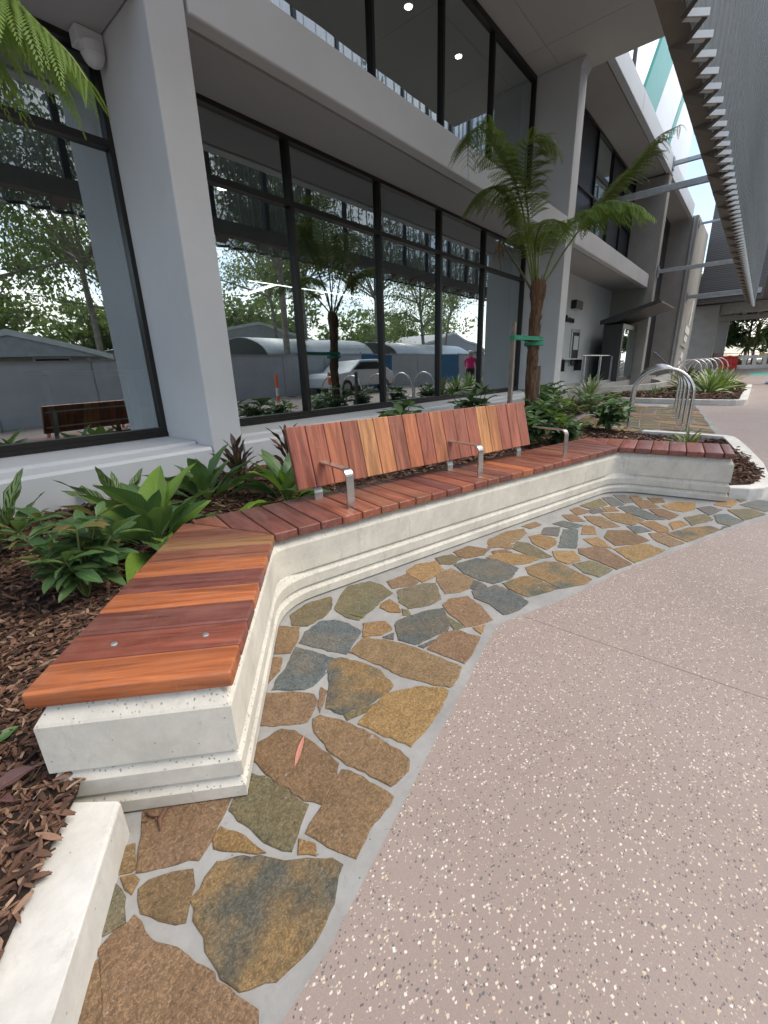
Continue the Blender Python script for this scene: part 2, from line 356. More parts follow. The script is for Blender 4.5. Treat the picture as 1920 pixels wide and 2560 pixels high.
def mk_mulch(name):
    q = N(name); geo = q.n.new('ShaderNodeNewGeometry'); r = geo.outputs['Random Per Island']
    co = q.co('Object',(1,1,1)); f = q.noise(co, 60, 4, .7)
    col = q.ramp(r, [(0,(.04,.019,.012)),(.35,(.105,.050,.030)),(.65,(.19,.095,.057)),(.88,(.29,.165,.105)),(1,(.48,.34,.23))])
    col = q.mix(q.math('MULTIPLY',f,.6), col, (.03,.018,.013))
    return q.fin(col, .85, None, q.bump(f,.5,.004))
M['chips'] = mk_mulch('bark_chips')
q = N('mulch_bed'); co = q.co(); f = q.noise(co, 30, 8, .75); M['mulch'] = q.fin(q.ramp(f,[(.3,(.014,.008,.006)),(.55,(.05,.027,.018)),(.75,(.10,.055,.035))]), .95, None, q.bump(f,1,.05))
M['timber'] = plain('grey_stake_timber', (.23,.19,.15), .85, 0, .2, 12, .4, 40)
M['web'] = plain('green_webbing', (.02,.25,.14), .7, 0, .15, 30, .4, 200)

# ---------------------------------------------------------------- ground
def sheet(name, pts, dz, m, res=.5, kind='structure', parent=None):
    """flat polygon draped on the ground profile"""
    bm = bmesh.new(); vs_ = [bm.verts.new((p[0],p[1],0)) for p in pts]; bm.faces.new(vs_)
    x0 = min(p[0] for p in pts); x1 = max(p[0] for p in pts)
    for i in range(int((x1-x0)/res)):
        x = x0+(i+1)*res
        if x > 5 and x < 46: bmesh.ops.bisect_plane(bm, geom=bm.verts[:]+bm.edges[:]+bm.faces[:], plane_co=(x,0,0), plane_no=(1,0,0))
    bmesh.ops.triangulate(bm, faces=bm.faces[:])
    for v in bm.verts: v.co.z = zg(v.co.x)+dz
    o = bmobj(name, bm, m, parent)
    for p in o.data.polygons:
        if p.normal.z < 0: p.flip()
    if kind: o['kind'] = kind
    return o
q = N('street_ground'); co = q.co(); M['street'] = q.fin(q.mix(q.noise(co,.3,5), (.06,.06,.058), (.10,.10,.095)), .85, None, q.bump(q.noise(co,60,3),.4,.01))
sheet('ground', [(-300,-400),(600,-400),(600,400),(-300,400)], -.03, M['street'], 1.0)
sheet('footpath', [(-9,-5.9),(80,-5.9),(80,5.4),(-9,5.4)], 0, M['path'], .5)
# saw-cut control joints in the footpath
M['joint'] = plain('joint_sealant', (.15,.12,.105), .8, 0, .1, 9, 0)
def strip(name, a, b, wd, m, dz=.003):
    a = Vector((*a,0)); b = Vector((*b,0)); n = Vector((-(b-a).y,(b-a).x,0)).normalized()*wd/2
    return sheet(name, [a-n,b-n,b+n,a+n], dz, m, .5)
for a,b in (((1.96,.72),(1.93,-5.8)),((6.6,-.2),(6.6,-5.8)),((11.2,.6),(11.2,-5.8)),((16,0),(16,-5.8)),((21,0),(21,-5.8))): strip('joint', a, b, .006, M['joint'])

EDGE = [(-1.6,.30),(-.5,.42),(.23,.512),(.369,.523),(.533,.556),(.829,.616),(1.009,.652),(1.324,.708),(1.569,.758),(1.733,.788),(1.79,.792),(1.86,.782),(2.258,.621),(2.938,.408),(3.511,.17),(4.096,-.059),(4.56,-.264),(5.3,-.58),(6.0,-.9)]
paving = sheet('stone_paving', EDGE+[(6.3,-.3),(5.35,-.2),(4.95,.1),(4.75,1.0),(1.3,1.95),(.55,1.1),(.15,1.32),(-.4,.55),(-1.6,.5)], .004, M['grout'])
SC = {'b':((.265,.165,.085),.12),'g':((.128,.142,.138),.25),'o':((.185,.162,.088),.25),'y':((.34,.205,.085),.0),'m':((.135,.135,.102),1.)}
STONES = """b 0.249,1.213 0.347,1.129 0.446,1.040 0.380,0.993 0.308,0.952 0.278,0.944 0.221,0.990 0.162,1.042 0.200,1.108
o 0.519,1.053 0.544,1.002 0.565,0.824 0.517,0.798 0.449,0.758 0.420,0.840 0.418,0.902 0.405,0.999 0.461,1.026
y 0.367,0.972 0.392,0.896 0.403,0.811 0.362,0.871 0.323,0.930 0.333,0.960
y 0.483,0.762 0.502,0.723 0.489,0.698 0.461,0.736
b 0.163,1.135 0.185,1.117 0.163,1.053 0.150,1.053 0.113,1.088
y 0.126,1.057 0.155,1.038 0.152,1.017 0.131,0.998 0.125,1.018
o 0.103,1.082 0.120,1.025 0.106,0.980 0.089,0.948 0.041,0.963 0.009,0.977 0.054,1.031
b 0.145,0.993 0.193,0.981 0.252,0.929 0.240,0.890 0.193,0.836 0.167,0.844 0.135,0.934 0.134,0.968
m 0.307,0.891 0.360,0.846 0.423,0.754 0.509,0.655 0.511,0.626 0.438,0.581 0.346,0.558 0.265,0.574 0.220,0.606 0.194,0.642 0.191,0.690 0.200,0.765 0.204,0.815 0.226,0.861 0.268,0.879
b 0.124,0.933 0.119,0.859 0.151,0.794 0.165,0.739 0.181,0.673 0.192,0.621 0.210,0.567 0.200,0.549 0.164,0.545 0.103,0.602 -0.011,0.751 0.012,0.832 0.037,0.935 0.071,0.939
b 0.027,0.917 0.014,0.863 -0.004,0.801 -0.020,0.772 -0.073,0.867 -0.062,0.882 -0.014,0.926
b 0.598,1.143 0.700,1.122 0.726,1.076 0.726,0.992 0.729,0.908 0.725,0.859 0.672,0.816 0.623,0.803 0.595,0.795 0.574,0.849 0.557,0.962 0.557,1.094
b 0.802,1.070 0.833,1.057 0.871,0.968 0.879,0.906 0.890,0.793 0.895,0.729 0.889,0.681 0.851,0.657 0.771,0.666 0.760,0.742 0.748,0.830 0.743,0.923 0.768,1.022
b 0.715,0.829 0.728,0.803 0.742,0.727 0.751,0.641 0.718,0.630 0.628,0.632 0.551,0.606 0.532,0.661 0.511,0.766 0.561,0.775 0.654,0.805
y 1.081,0.935 1.201,0.843 1.243,0.772 1.241,0.743 1.138,0.720 1.025,0.706 0.934,0.707 0.920,0.779 0.904,0.861 0.895,0.917 0.963,0.931
b 0.780,1.326 0.843,1.252 0.896,1.167 0.877,1.130 0.785,1.079 0.749,1.105 0.699,1.162 0.662,1.204 0.714,1.267
b 0.942,1.171 0.943,1.137 0.896,1.106 0.849,1.079 0.861,1.106 0.915,1.157
m 1.096,1.278 1.129,1.245 1.163,1.150 1.171,1.047 1.134,0.946 1.085,0.938 0.996,0.960 0.890,1.005 0.875,1.074 0.962,1.146 1.048,1.243
o 0.895,0.991 0.960,0.963 1.006,0.933 0.974,0.932 0.882,0.961
g 1.054,1.479 1.087,1.371 1.103,1.279 1.030,1.230 0.925,1.210 0.893,1.227 0.805,1.325 0.859,1.364 0.955,1.404
b 0.942,1.500 0.965,1.460 0.898,1.403 0.822,1.378 0.889,1.452
b 1.112,1.700 1.171,1.595 1.095,1.515 1.014,1.467 0.960,1.518
b 1.306,1.270 1.356,1.181 1.392,1.055 1.398,0.962 1.404,0.874 1.409,0.781 1.339,0.757 1.264,0.753 1.230,0.847 1.203,0.950 1.202,1.043 1.191,1.134 1.184,1.244
b 1.461,0.976 1.570,0.979 1.647,0.938 1.640,0.886 1.655,0.820 1.514,0.789 1.438,0.781 1.433,0.856 1.424,0.970
g 1.332,1.499 1.352,1.419 1.341,1.319 1.266,1.289 1.165,1.248 1.125,1.354 1.089,1.489 1.168,1.538 1.272,1.552
y 1.402,1.352 1.487,1.279 1.456,1.204 1.383,1.215 1.317,1.280
g 1.512,1.231 1.588,1.211 1.695,1.166 1.772,1.107 1.667,0.999 1.610,0.974 1.533,1.004 1.417,1.033 1.401,1.122 1.455,1.181
g 1.372,1.195 1.430,1.177 1.386,1.142
g 1.422,1.017 1.507,0.982 1.420,0.986
b 1.879,1.130 1.967,1.060 1.924,0.962 1.834,0.842 1.765,0.869 1.692,0.915 1.750,1.050 1.802,1.126
o 1.725,1.056 1.687,0.922 1.637,0.951 1.667,0.999
y 1.706,0.885 1.761,0.848 1.683,0.830
o 1.644,1.704 1.767,1.647 1.785,1.566 1.741,1.431 1.643,1.433 1.526,1.407 1.407,1.398 1.388,1.479 1.415,1.585 1.545,1.663
y 1.614,1.409 1.679,1.400 1.656,1.321 1.600,1.265 1.568,1.322 1.574,1.387
o 1.632,1.279 1.648,1.244 1.619,1.212 1.590,1.236
o 1.222,1.728 1.361,1.750 1.496,1.697 1.419,1.610 1.328,1.573 1.208,1.572 1.165,1.642
b 1.836,1.554 1.994,1.515 1.941,1.391 1.878,1.403 1.787,1.474
y 2.033,1.544 2.145,1.543 2.262,1.471 2.179,1.364 2.034,1.360 1.962,1.374 1.997,1.490
o 1.791,1.432 1.939,1.358 1.996,1.297 1.851,1.168 1.757,1.186 1.662,1.255 1.688,1.340
b 2.095,1.356 2.222,1.327 2.192,1.222 2.169,1.137 2.091,1.095 1.990,1.128 1.923,1.185 2.008,1.281
g 2.290,1.342 2.458,1.269 2.526,1.152 2.482,0.989 2.323,0.964 2.201,1.018 2.193,1.104 2.219,1.225
g 2.036,1.065 2.184,0.987 2.164,0.893 2.142,0.823 2.111,0.770 1.995,0.779 1.913,0.818 1.973,0.926 1.978,1.012
g 2.165,1.124 2.148,1.036 2.057,1.054 2.076,1.098
o 2.309,1.502 2.419,1.446 2.398,1.353 2.288,1.367 2.248,1.422
b 2.471,1.450 2.621,1.426 2.649,1.278 2.548,1.265 2.430,1.332 2.428,1.384
b 2.814,1.356 3.058,1.328 3.191,1.241 3.111,1.186 2.957,1.184 2.765,1.221 2.678,1.287
y 3.056,1.136 3.139,1.094 3.129,0.970 3.031,0.930 2.882,0.946 2.941,1.057
o 2.904,1.168 2.920,1.088 2.786,0.875 2.704,0.940 2.763,1.140
y 2.520,1.221 2.629,1.196 2.698,1.073 2.711,0.931 2.604,0.960 2.507,1.039
b 2.635,1.239 2.720,1.173 2.695,1.129 2.609,1.213
b 2.743,1.251 2.839,1.173 2.749,1.160
g 3.349,0.979 3.410,0.891 3.035,0.785 2.978,0.894 3.193,0.941
g 3.303,1.114 3.393,1.020 3.192,0.973 3.161,1.082
y 2.880,0.896 2.963,0.781 2.840,0.704 2.736,0.755 2.764,0.833
y 3.542,0.877 3.560,0.815 3.392,0.752 3.333,0.836
y 3.235,0.789 3.329,0.717 3.174,0.591 3.151,0.706
b 3.030,0.766 3.152,0.648 2.974,0.425 2.834,0.486 2.903,0.639 2.944,0.729
o 2.748,0.715 2.868,0.641 2.809,0.500 2.658,0.543 2.670,0.628
m 2.519,0.943 2.677,0.883 2.716,0.805 2.597,0.567 2.515,0.584 2.374,0.679 2.421,0.788 2.440,0.882
m 2.234,0.967 2.392,0.908 2.412,0.860 2.355,0.693 2.231,0.758 2.167,0.794 2.195,0.910
b 3.526,0.692 3.608,0.574 3.481,0.411 3.359,0.467 3.241,0.578 3.358,0.675
y 3.168,0.572 3.394,0.418 3.331,0.291 3.136,0.363 3.001,0.410
b 3.635,0.437 3.686,0.365 3.564,0.207 3.426,0.273 3.509,0.371
m 3.695,0.321 3.930,0.214 4.070,0.081 4.020,0.018 3.824,0.105 3.603,0.180
y 3.854,0.536 3.961,0.454 3.841,0.341 3.719,0.318 3.712,0.392
g 3.712,0.596 3.765,0.519 3.704,0.437 3.584,0.510
b 3.939,0.846 4.061,0.667 3.938,0.526 3.749,0.578 3.798,0.730
b 3.785,0.946 3.843,0.822 3.674,0.650 3.557,0.750 3.673,0.873
g 4.200,0.773 4.327,0.678 4.055,0.394 3.977,0.507 4.087,0.672
o 4.197,0.266 4.385,0.151 4.269,0.083 4.012,0.199
y 3.987,0.343 4.100,0.291 4.012,0.234 3.820,0.303
y 4.469,0.467 4.663,0.371 4.716,0.243 4.502,0.235 4.360,0.296 4.389,0.402
b 4.291,0.547 4.356,0.451 4.242,0.320 4.078,0.361 4.130,0.443
g 4.546,0.214 4.669,0.123 4.597,0.050 4.382,0.115
g 4.405,0.081 4.486,0.003 4.346,-0.104 4.166,-0.023 4.193,0.044
o 4.632,-0.002 4.764,-0.152 4.654,-0.244 4.379,-0.114
g 4.867,-0.078 5.108,-0.196 5.123,-0.268 4.873,-0.313 4.739,-0.244
y 4.745,0.103 5.059,0.031 4.945,-0.051 4.728,-0.010
o 5.067,-0.034 5.147,-0.133 4.961,-0.075
b 4.502,0.712 4.572,0.609 4.395,0.483 4.285,0.601
b 4.670,0.618 4.712,0.502 4.596,0.471 4.515,0.543
g 4.440,0.964 4.521,0.898 4.313,0.747 4.198,0.823
o 4.071,1.058 4.396,0.977 4.227,0.874 4.016,0.953
g 4.593,0.899 4.643,0.801 4.442,0.701 4.370,0.759
b 3.889,1.095 4.001,1.068 3.931,0.944 3.776,1.001
g 3.948,0.963 4.074,0.895 4.002,0.840 3.898,0.906
y 4.128,0.879 4.190,0.806 4.093,0.749 4.014,0.822
b 3.706,1.103 3.783,1.032 3.649,0.907 3.585,0.999
g 3.442,1.093 3.553,1.046 3.534,0.888 3.407,0.930
b 3.244,1.270 3.404,1.224 3.367,1.166 3.233,1.200
b 4.642,0.770 4.697,0.720 4.599,0.650 4.533,0.718
g 4.117,0.012 4.150,-0.035 4.045,0.014"""
def stone(pts, col, alpha, dz, h, parent, rough=1.0):
    c = Vector((sum(p[0] for p in pts)/len(pts), sum(p[1] for p in pts)/len(pts), 0)); ring = []
    n = len(pts)
    for i in range(n):
        a = Vector((*pts[i],0)); b = Vector((*pts[(i+1)%n],0)); k = max(1,int((b-a).length/.022)); k = min(k,8)
        for j in range(k):
            p = a.lerp(b, j/k); s = .0045*rough
            p += Vector((mnoise.noise(p*38),mnoise.noise(p*38+Vector((9,3,1))),0))*s*1.7+Vector((mnoise.noise(p*95),mnoise.noise(p*95+Vector((5,8,1))),0))*s*.9
            ring.append((p-c)*(1+(.0055 if c.x < 1.9 else .010)/max(.03,(p-c).length)))
    m_ = len(ring); z = zg(c.x)
    V = [(p.x,p.y,0) for p in ring]+[(*(p*(1-.0015/max(.01,p.length))).xy,h*.7) for p in ring]+[(*(p*(1-.005/max(.012,p.length))).xy,h+mnoise.noise((p+c)*9)*.0015) for p in ring]
    Fc = [(i,(i+1)%m_,m_+(i+1)%m_,m_+i) for i in range(m_)]+[(m_+i,m_+(i+1)%m_,2*m_+(i+1)%m_,2*m_+i) for i in range(m_)]+[tuple(range(2*m_,3*m_))]
    o = mesh('stone', V, Fc, M['stone'], parent, world=False)
    o.location = (c.x,c.y,z+dz); k = 1+rng.uniform(-.14,.14); o.color = (col[0]*k,col[1]*k*rng.uniform(.95,1.05),col[2]*k*rng.uniform(.9,1.1),alpha)
    return o
for ln in STONES.strip().split('\n'):
    c, *ps = ln.split(); col, al = SC[c]
    stone([tuple(map(float,p.split(','))) for p in ps], col, al, .002, .0075, paving)
# plaza of the bicycle hoops: the same crazy paving, laid as a jittered net of stones
plaza = sheet('hoop_plaza', [(7.55,.16),(8.19,.261),(9.9,.517),(12.93,.975),(13.25,2.85),(8.6,2.75),(7.6,1.9)], .004, M['grout'])
def inplaza(x,y): return y > .175+.15*(x-7.6)+.03 and 7.62 < x < 12.98 and y < 2.72
g_ = {}
for i in range(15):
    for j in range(11): g_[i,j] = (7.5+i*.40+rng.uniform(-.13,.13)+(.2 if j%2 else 0), .215+j*.27+.15*(i*.40)+(rng.uniform(-.08,.08) if j else .02)+(.03 if j%2 else 0))
for i in range(14):
    for j in range(10):
        qd = [g_[i,j],g_[i+1,j],g_[i+1,j+1],g_[i,j+1]]; cx = sum(p[0] for p in qd)/4; cy = sum(p[1] for p in qd)/4
        qd = [(cx+(p[0]-cx)*.94,cy+(p[1]-cy)*.91) for p in qd]
        if all(inplaza(*p) for p in qd): stone(qd, *SC[rng.choice('bggoymbo')], .002, .006, plaza)

# ---------------------------------------------------------------- mulch beds
def hm(x,y):
    n = mnoise.noise(Vector((x*1.3,y*1.3,0)))*.025+mnoise.noise(Vector((x*6,y*6,3)))*.012
    e = sstep(.0,.5,y-(1.30-.0*x)) if x < 1 else 1
    return .135+.06*max(0,min(y,4)-1.35)+.55*zg(x)+n
BED1 = [(-1.45,-.95),(-.79,-.03),(-.14,.93),(.12,1.26),(.17,1.38),(1.08,2.3),(5.0,1.3),(4.98,.2),(5.1,.02),(5.22,-.12),(5.45,-.18),(5.75,-.2),(6.3,-.09),(6.8,.04),(7.42,.22),(7.55,.4),(7.62,1.9),(8.6,2.72),(11.4,2.78),(11.6,4.02),(-3,4.02),(-3,-.95)]
def inpoly(x,y,P):
    c = False; j = len(P)-1
    for i in range(len(P)):
        if (P[i][1] > y) != (P[j][1] > y) and x < (P[j][0]-P[i][0])*(y-P[i][1])/(P[j][1]-P[i][1])+P[i][0]: c = not c
        j = i
    return c
def bed(name, P, hf, label):
    bm = bmesh.new(); bm.faces.new([bm.verts.new((*p,0)) for p in P])
    for ax,no in ((0,(1,0,0)),(1,(0,1,0))):
        lo = min(p[ax] for p in P); hi = max(p[ax] for p in P); x = lo+.1
        while x < hi:
            co_ = [0,0,0]; co_[ax] = x
            bmesh.ops.bisect_plane(bm, geom=bm.verts[:]+bm.edges[:]+bm.faces[:], plane_co=co_, plane_no=no); x += .13
    for v in bm.verts: v.co.z = hf(v.co.x,v.co.y)
    o = bmobj(name, bm, M['mulch'], None, True)
    if o.data.polygons[0].normal.z < 0: o.data.flip_normals()
    tag(o, label, None, None, 'structure'); return o
bed('planting_soil', BED1, hm, 'dark bark covered soil of the garden bed')
BED2 = [(13.25,1.0),(13.3,.45),(13.5,.27),(19.6,.27),(19.6,2.0),(16.8,2.2),(13.5,3.8)]
hm2 = lambda x,y: zg(x)+.13+mnoise.noise(Vector((x*1.3,y*1.3,5)))*.03
bed('planting_soil', BED2, hm2, 'dark bark covered soil of the far garden bed')
def chips(name, P, hf, spots, label):
    mb = MB()
    for (x0,x1,y0,y1,den,ls) in spots:
        for _ in range(int((x1-x0)*(y1-y0)*den)):
            x = rng.uniform(x0,x1); y = rng.uniform(y0,y1)
            if not inpoly(x,y,P): continue
            l = rng.uniform(.018,.06)*ls*(1.9 if rng.random()<.16 else 1); wd = min(l*rng.uniform(.12,.42),.018*ls); t = rng.uniform(.002,.005)*ls
            z = hf(x,y)+rng.uniform(-.004,.022)*ls; a = rng.uniform(0,6.283); ti = rng.gauss(0,.22); ro = rng.gauss(0,.45); cv = rng.uniform(-.3,.3)
            Mx = Matrix.Translation((x,y,z)) @ Matrix.Rotation(a,4,'Z') @ Matrix.Rotation(ti,4,'Y') @ Matrix.Rotation(ro,4,'X')
            V = []
            for s,ww in ((-1,.35),(-.35,1),(.4,.9),(1,.25)):
                for e in (-1,1): V.append(Mx @ Vector((s*l/2, e*wd/2*ww+cv*l*.18*s*s, t+.5*cv*l*(s*s))))
            V2 = [v-Vector((0,0,t*1.6)) for v in (V[0],V[1],V[6],V[7])]
            mb.add(V+V2, [(0,2,3,1),(2,4,5,3),(4,6,7,5),(0,8,10,6,4,2),(1,3,5,7,11,9)])
    o = mb.build(name, M['chips']); tag(o, label, 'bark mulch', None, 'stuff')
chips('bark_mulch', BED1, hm, [(-.9,1.3,-.2,2.4,5600,.84),(1.3,2.6,1.9,2.6,3800,.9),(-.9,3.2,2.4,4.0,2100,1.15),(2.6,5.2,1.2,2.6,1500,1.2),(3.2,7,2.6,4,500,1.5),(5.2,7.7,-.2,2.8,1700,1.25),(7.6,11.6,2,4,350,1.7)], 'brown shredded bark mulch covering the garden bed behind the bench')
chips('bark_mulch', BED2, hm2, [(13.2,19.6,.2,4,260,2.0)], 'brown bark mulch in the second garden bed beyond the hoops')

# ---------------------------------------------------------------- kerbs
def ribbon(name, outer, inner, z0, z1, m, label, drape=True, bev=.012):
    bm = bmesh.new(); n = len(outer); rows = []
    for o_,i_ in zip(outer,inner):
        zo = zg(o_[0]) if drape else 0
        rows.append([bm.verts.new((o_[0],o_[1],zo+z0)),bm.verts.new((o_[0],o_[1],zo+z1)),bm.verts.new((i_[0],i_[1],zo+z1)),bm.verts.new((i_[0],i_[1],zo+z0))])
    for a,b in zip(rows,rows[1:]):
        for k in range(4): bm.faces.new((a[k],a[(k+1)%4],b[(k+1)%4],b[k]))
    bm.faces.new(rows[0][::-1]); bm.faces.new(rows[-1])
    if bev:
        ed = [e for e in bm.edges if all(v.co.z > min(r[0].co.z for r in rows)+.03 for v in e.verts) and any(e.verts[0] in (r[k],) and e.verts[1] in [s[k] for s in rows] for r in rows for k in (1,2))]
        bmesh.ops.bevel(bm, geom=ed, offset=bev, segments=3, affect='EDGES', profile=.5)
    o = bmobj(name, bm, m); tag(o, label, None, None, 'structure'); return o
d_ = Vector((-.56,-.83,0)).normalized(); a0 = Vector((.19,1.165,0)); b0 = Vector((.085,1.29,0))
ribbon('kerb', [a0+d_*t for t in (0,.45,.9,1.6)], [b0+d_*t for t in (0,.45,.9,1.6)], -.05, .13, M['kerb'], 'pale concrete kerb running from the near end of the bench')
def offs(P, d):
    o = []
    for i,p in enumerate(P):
        p = Vector((*p,0)); a = Vector((*P[max(i-1,0)],0)); b = Vector((*P[min(i+1,len(P)-1)],0)); t = (b-a).normalized(); o.append((p.x-t.y*d,p.y+t.x*d))
    return o
K1 = [(5.02,.02),(5.06,-.12),(5.16,-.22),(5.32,-.27),(5.6,-.27),(6.25,-.21),(6.9,-.06),(7.35,.05),(7.52,.11),(7.58,.2),(7.6,.42),(7.66,1.2)]
ribbon('kerb', K1, offs(K1,.15), -.05, .12, M['kerb'], 'rounded pale kerb at the far end of the bench planter')
K2 = [(13.25,2.85),(12.95,1.05),(12.93,.6),(12.98,.3),(13.12,.15),(13.35,.1),(14,.1),(16.5,.11),(19.6,.12),(19.75,.2),(19.8,.4),(19.8,2.2)]
ribbon('kerb', K2, offs(K2,.16), -.05, .13, M['kerb'], 'pale kerb around the second garden bed beyond the hoops')
K3 = [(12.1,4.6),(13.1,4.15),(14.4,3.42),(15.4,2.9),(16.4,2.45),(17.4,2.3),(18.5,2.5),(20,3.0),(23,3.2),(26,3.3)]
ribbon('low_wall', K3, offs(K3,.18), -.05, .34, M['upstand'], 'low concrete upstand beside the ramp behind the second garden')

# ---------------------------------------------------------------- bench
bench = thing('bench', 'long angled timber slat bench on a pale ribbed concrete base with steel armrests', 'bench', (2.9,1.4,0))
NF,C1,C2,FF = (Vector((.485,1.0)),Vector((1.237,1.811)),Vector((4.764,.947)),Vector((4.874,.037)))
WID = .548
def nrm2(t): return Vector((-t.y,t.x))
t1,t2,t3 = (C1-NF).normalized(),(C2-C1).normalized(),(FF-C2).normalized()
def isect(p,d,q_,e): k = ((q_-p).x*e.y-(q_-p).y*e.x)/(d.x*e.y-d.y*e.x); return p+d*k
NB,FB = NF+nrm2(t1)*WID, FF+nrm2(t3)*(WID+.02)
C1B = isect(NB,t1,C1+nrm2(t2)*WID,t2); C2B = isect(C1+nrm2(t2)*WID,t2,FB,t3)
POLY = [NF,C1,C2,FF,FB,C2B,C1B,NB]
def offpoly(P, ds):
    n = len(P); o = []
    for i in range(n):
        a,b,c = P[i-1],P[i],P[(i+1)%n]; ta = (b-a).normalized(); tb = (c-b).normalized()
        na = Vector((ta.y,-ta.x)); nb = Vector((tb.y,-tb.x))
        o.append(isect(b+na*ds[i-1],ta,b+nb*ds[i],tb))
    return o
def fillet(P, rad):
    o = []
    n = len(P)
    for i,(p,r) in enumerate(zip(P,rad)):
        if not r: o.append(p); continue
        a = (P[i-1]-p).normalized(); b = (P[(i+1)%n]-p).normalized()
        for k in range(11):
            t = k/10; o.append((p+a*r)*(1-t)**2+p*2*t*(1-t)+(p+b*r)*t*t)
    return o
PROF = [(-.03,-.02,.22),(-.03,.012,.22),(.003,.014,.22),(.005,.058,.22),(-.012,.085,.22),(-.013,.094,.2),(.002,.0965,.2),(.003,.152,.2),(-.012,.178,.2),(-.013,.190,.18),(0,.1925,.10),(0,.352,.08),(-.004,.36,.08),(-.030,.398,.08),(-.036,.402,.08)]
bm = bmesh.new(); rings = []
INS = [-.010,-.010,-.010,.012,-.015,-.015,-.015,.014]
for d,z,r in PROF:
    ring = fillet(offpoly(POLY,[i+d for i in INS]), [0,r,r*1.15,0,0,0,0,0]); rings.append([bm.verts.new((p.x,p.y,z)) for p in ring])
for a,b in zip(rings,rings[1:]):
    for i in range(len(a)): bm.faces.new((a[i],a[(i+1)%len(a)],b[(i+1)%len(a)],b[i]))
bm.faces.new(rings[0][::-1]); bm.faces.new(rings[-1])
bmesh.ops.triangulate(bm, faces=[f for f in bm.faces if len(f.verts) > 4])
bmobj('concrete_base', bm, M['precast'], bench)
# construction joints: thin vertical grooves filled dark on the front of the base
WO,WR,WD,WM,WT,WB,WG,WP = (.36,.115,.045),(.20,.060,.040),(.145,.052,.042),(.25,.080,.046),(.26,.135,.062),(.21,.078,.046),(.40,.205,.085),(.165,.056,.046)
def frame(o, p, t, z):
    m_ = Matrix.Identity(4); n_ = nrm2(t); m_[0][0],m_[1][0] = t.x,t.y; m_[0][1],m_[1][1] = n_.x,n_.y; m_[0][3],m_[1][3],m_[2][3] = p.x-ORG[bench].x,p.y-ORG[bench].y,z; o.matrix_local = m_
def clip(P, ax, v, keep_less):
    o = []
    for i in range(len(P)):
        a,b = P[i-1],P[i]; ia = (a[ax] <= v) == keep_less; ib = (b[ax] <= v) == keep_less
        if ia != ib: k = (v-a[ax])/(b[ax]-a[ax]); o.append((a[0]+(b[0]-a[0])*k,a[1]+(b[1]-a[1])*k))
        if ib: o.append(b)
    return o
PIT_ = .1405; GAP = .006
def leg(p0, t, quad, cols, i0, i1):
    loc = [((v-p0).dot(t),(v-p0).dot(nrm2(t))) for v in quad]; out_ = []
    for i in range(i0,i1):
        u0 = i*PIT_; u1 = u0+PIT_-GAP; P = clip(clip(loc,0,u0,False),0,u1,True)
        Q = []
        for p in P:
            if not Q or (abs(p[0]-Q[-1][0])+abs(p[1]-Q[-1][1])) > .004: Q.append(p)
        if len(Q) < 3: continue
        ar = abs(sum(Q[k-1][0]*Q[k][1]-Q[k][0]*Q[k-1][1] for k in range(len(Q))))/2
        if ar < .0015: continue
        um = sum(p[0] for p in Q)/len(Q); vm = sum(p[1] for p in Q)/len(Q)
        bm = bmesh.new(); b = [bm.verts.new((p[0]-um,p[1],-.046)) for p in Q]; tt = [bm.verts.new((p[0]-um,p[1],0)) for p in Q]; n = len(Q)
        bm.faces.new(b[::-1]); bm.faces.new(tt)
        for k in range(n): bm.faces.new((b[k],b[(k+1)%n],tt[(k+1)%n],tt[k]))
        bmesh.ops.recalc_face_normals(bm, faces=bm.faces)
        fe = [e for e in bm.edges if any(v.co.z > -.001 for v in e.verts)]
        bmesh.ops.bevel(bm, geom=fe, offset=.0075, segments=3, affect='EDGES', profile=.5)
        me = bpy.data.meshes.new('plank'); bm.to_mesh(me); bm.free(); me.polygons.foreach_set('use_smooth',[True]*len(me.polygons)); me.set_sharp_from_angle(angle=R(40))
        o = link('plank', me, M['wood'], bench); frame(o, p0+t*um, t, .455+rng.uniform(-.0012,.0012))
        c = cols[len(out_)%len(cols)]; k = rng.uniform(.9,1.1); o.color = (c[0]*k,c[1]*k,c[2]*k,1); out_.append(o)
    return out_
e1 = t1*.003; e2 = t2*.003; e3 = t3*.003
P1 = leg(NF, t1, [NF,C1-e1,C1B-e1,NB], [WO,WR,WD,WO,WP,WO,WB,WT,WB,WB], 0, 12)
leg(C1, t2, [C1+e2,C2-e2,C2B-e2,C1B+e2], [WB,WP,WD,WD,WP,WM,WM,WB,WM,WB,WR,WP,WM,WR,WB,WD,WM,WO,WR,WB,WR,WM,WR,WB], -4, 34)
leg(C2, t3, [C2+e3,FF,FB,C2B+e3], [WB,WR,WM,WR,WP,WR,WP,WR,WP,WP,WP], -5, 12)
# coach screws
sb = bmesh.new(); bmesh.ops.create_cone(sb, cap_ends=True, segments=12, radius1=.0105, radius2=.0085, depth=.004); sme = bpy.data.meshes.new('screw'); sb.to_mesh(sme); sb.free()
for pl,vv in ((P1[1],.12),(P1[1],.40)):
    s = link('screw', sme, M['galv'], pl); s.location = (0,vv,.0015)
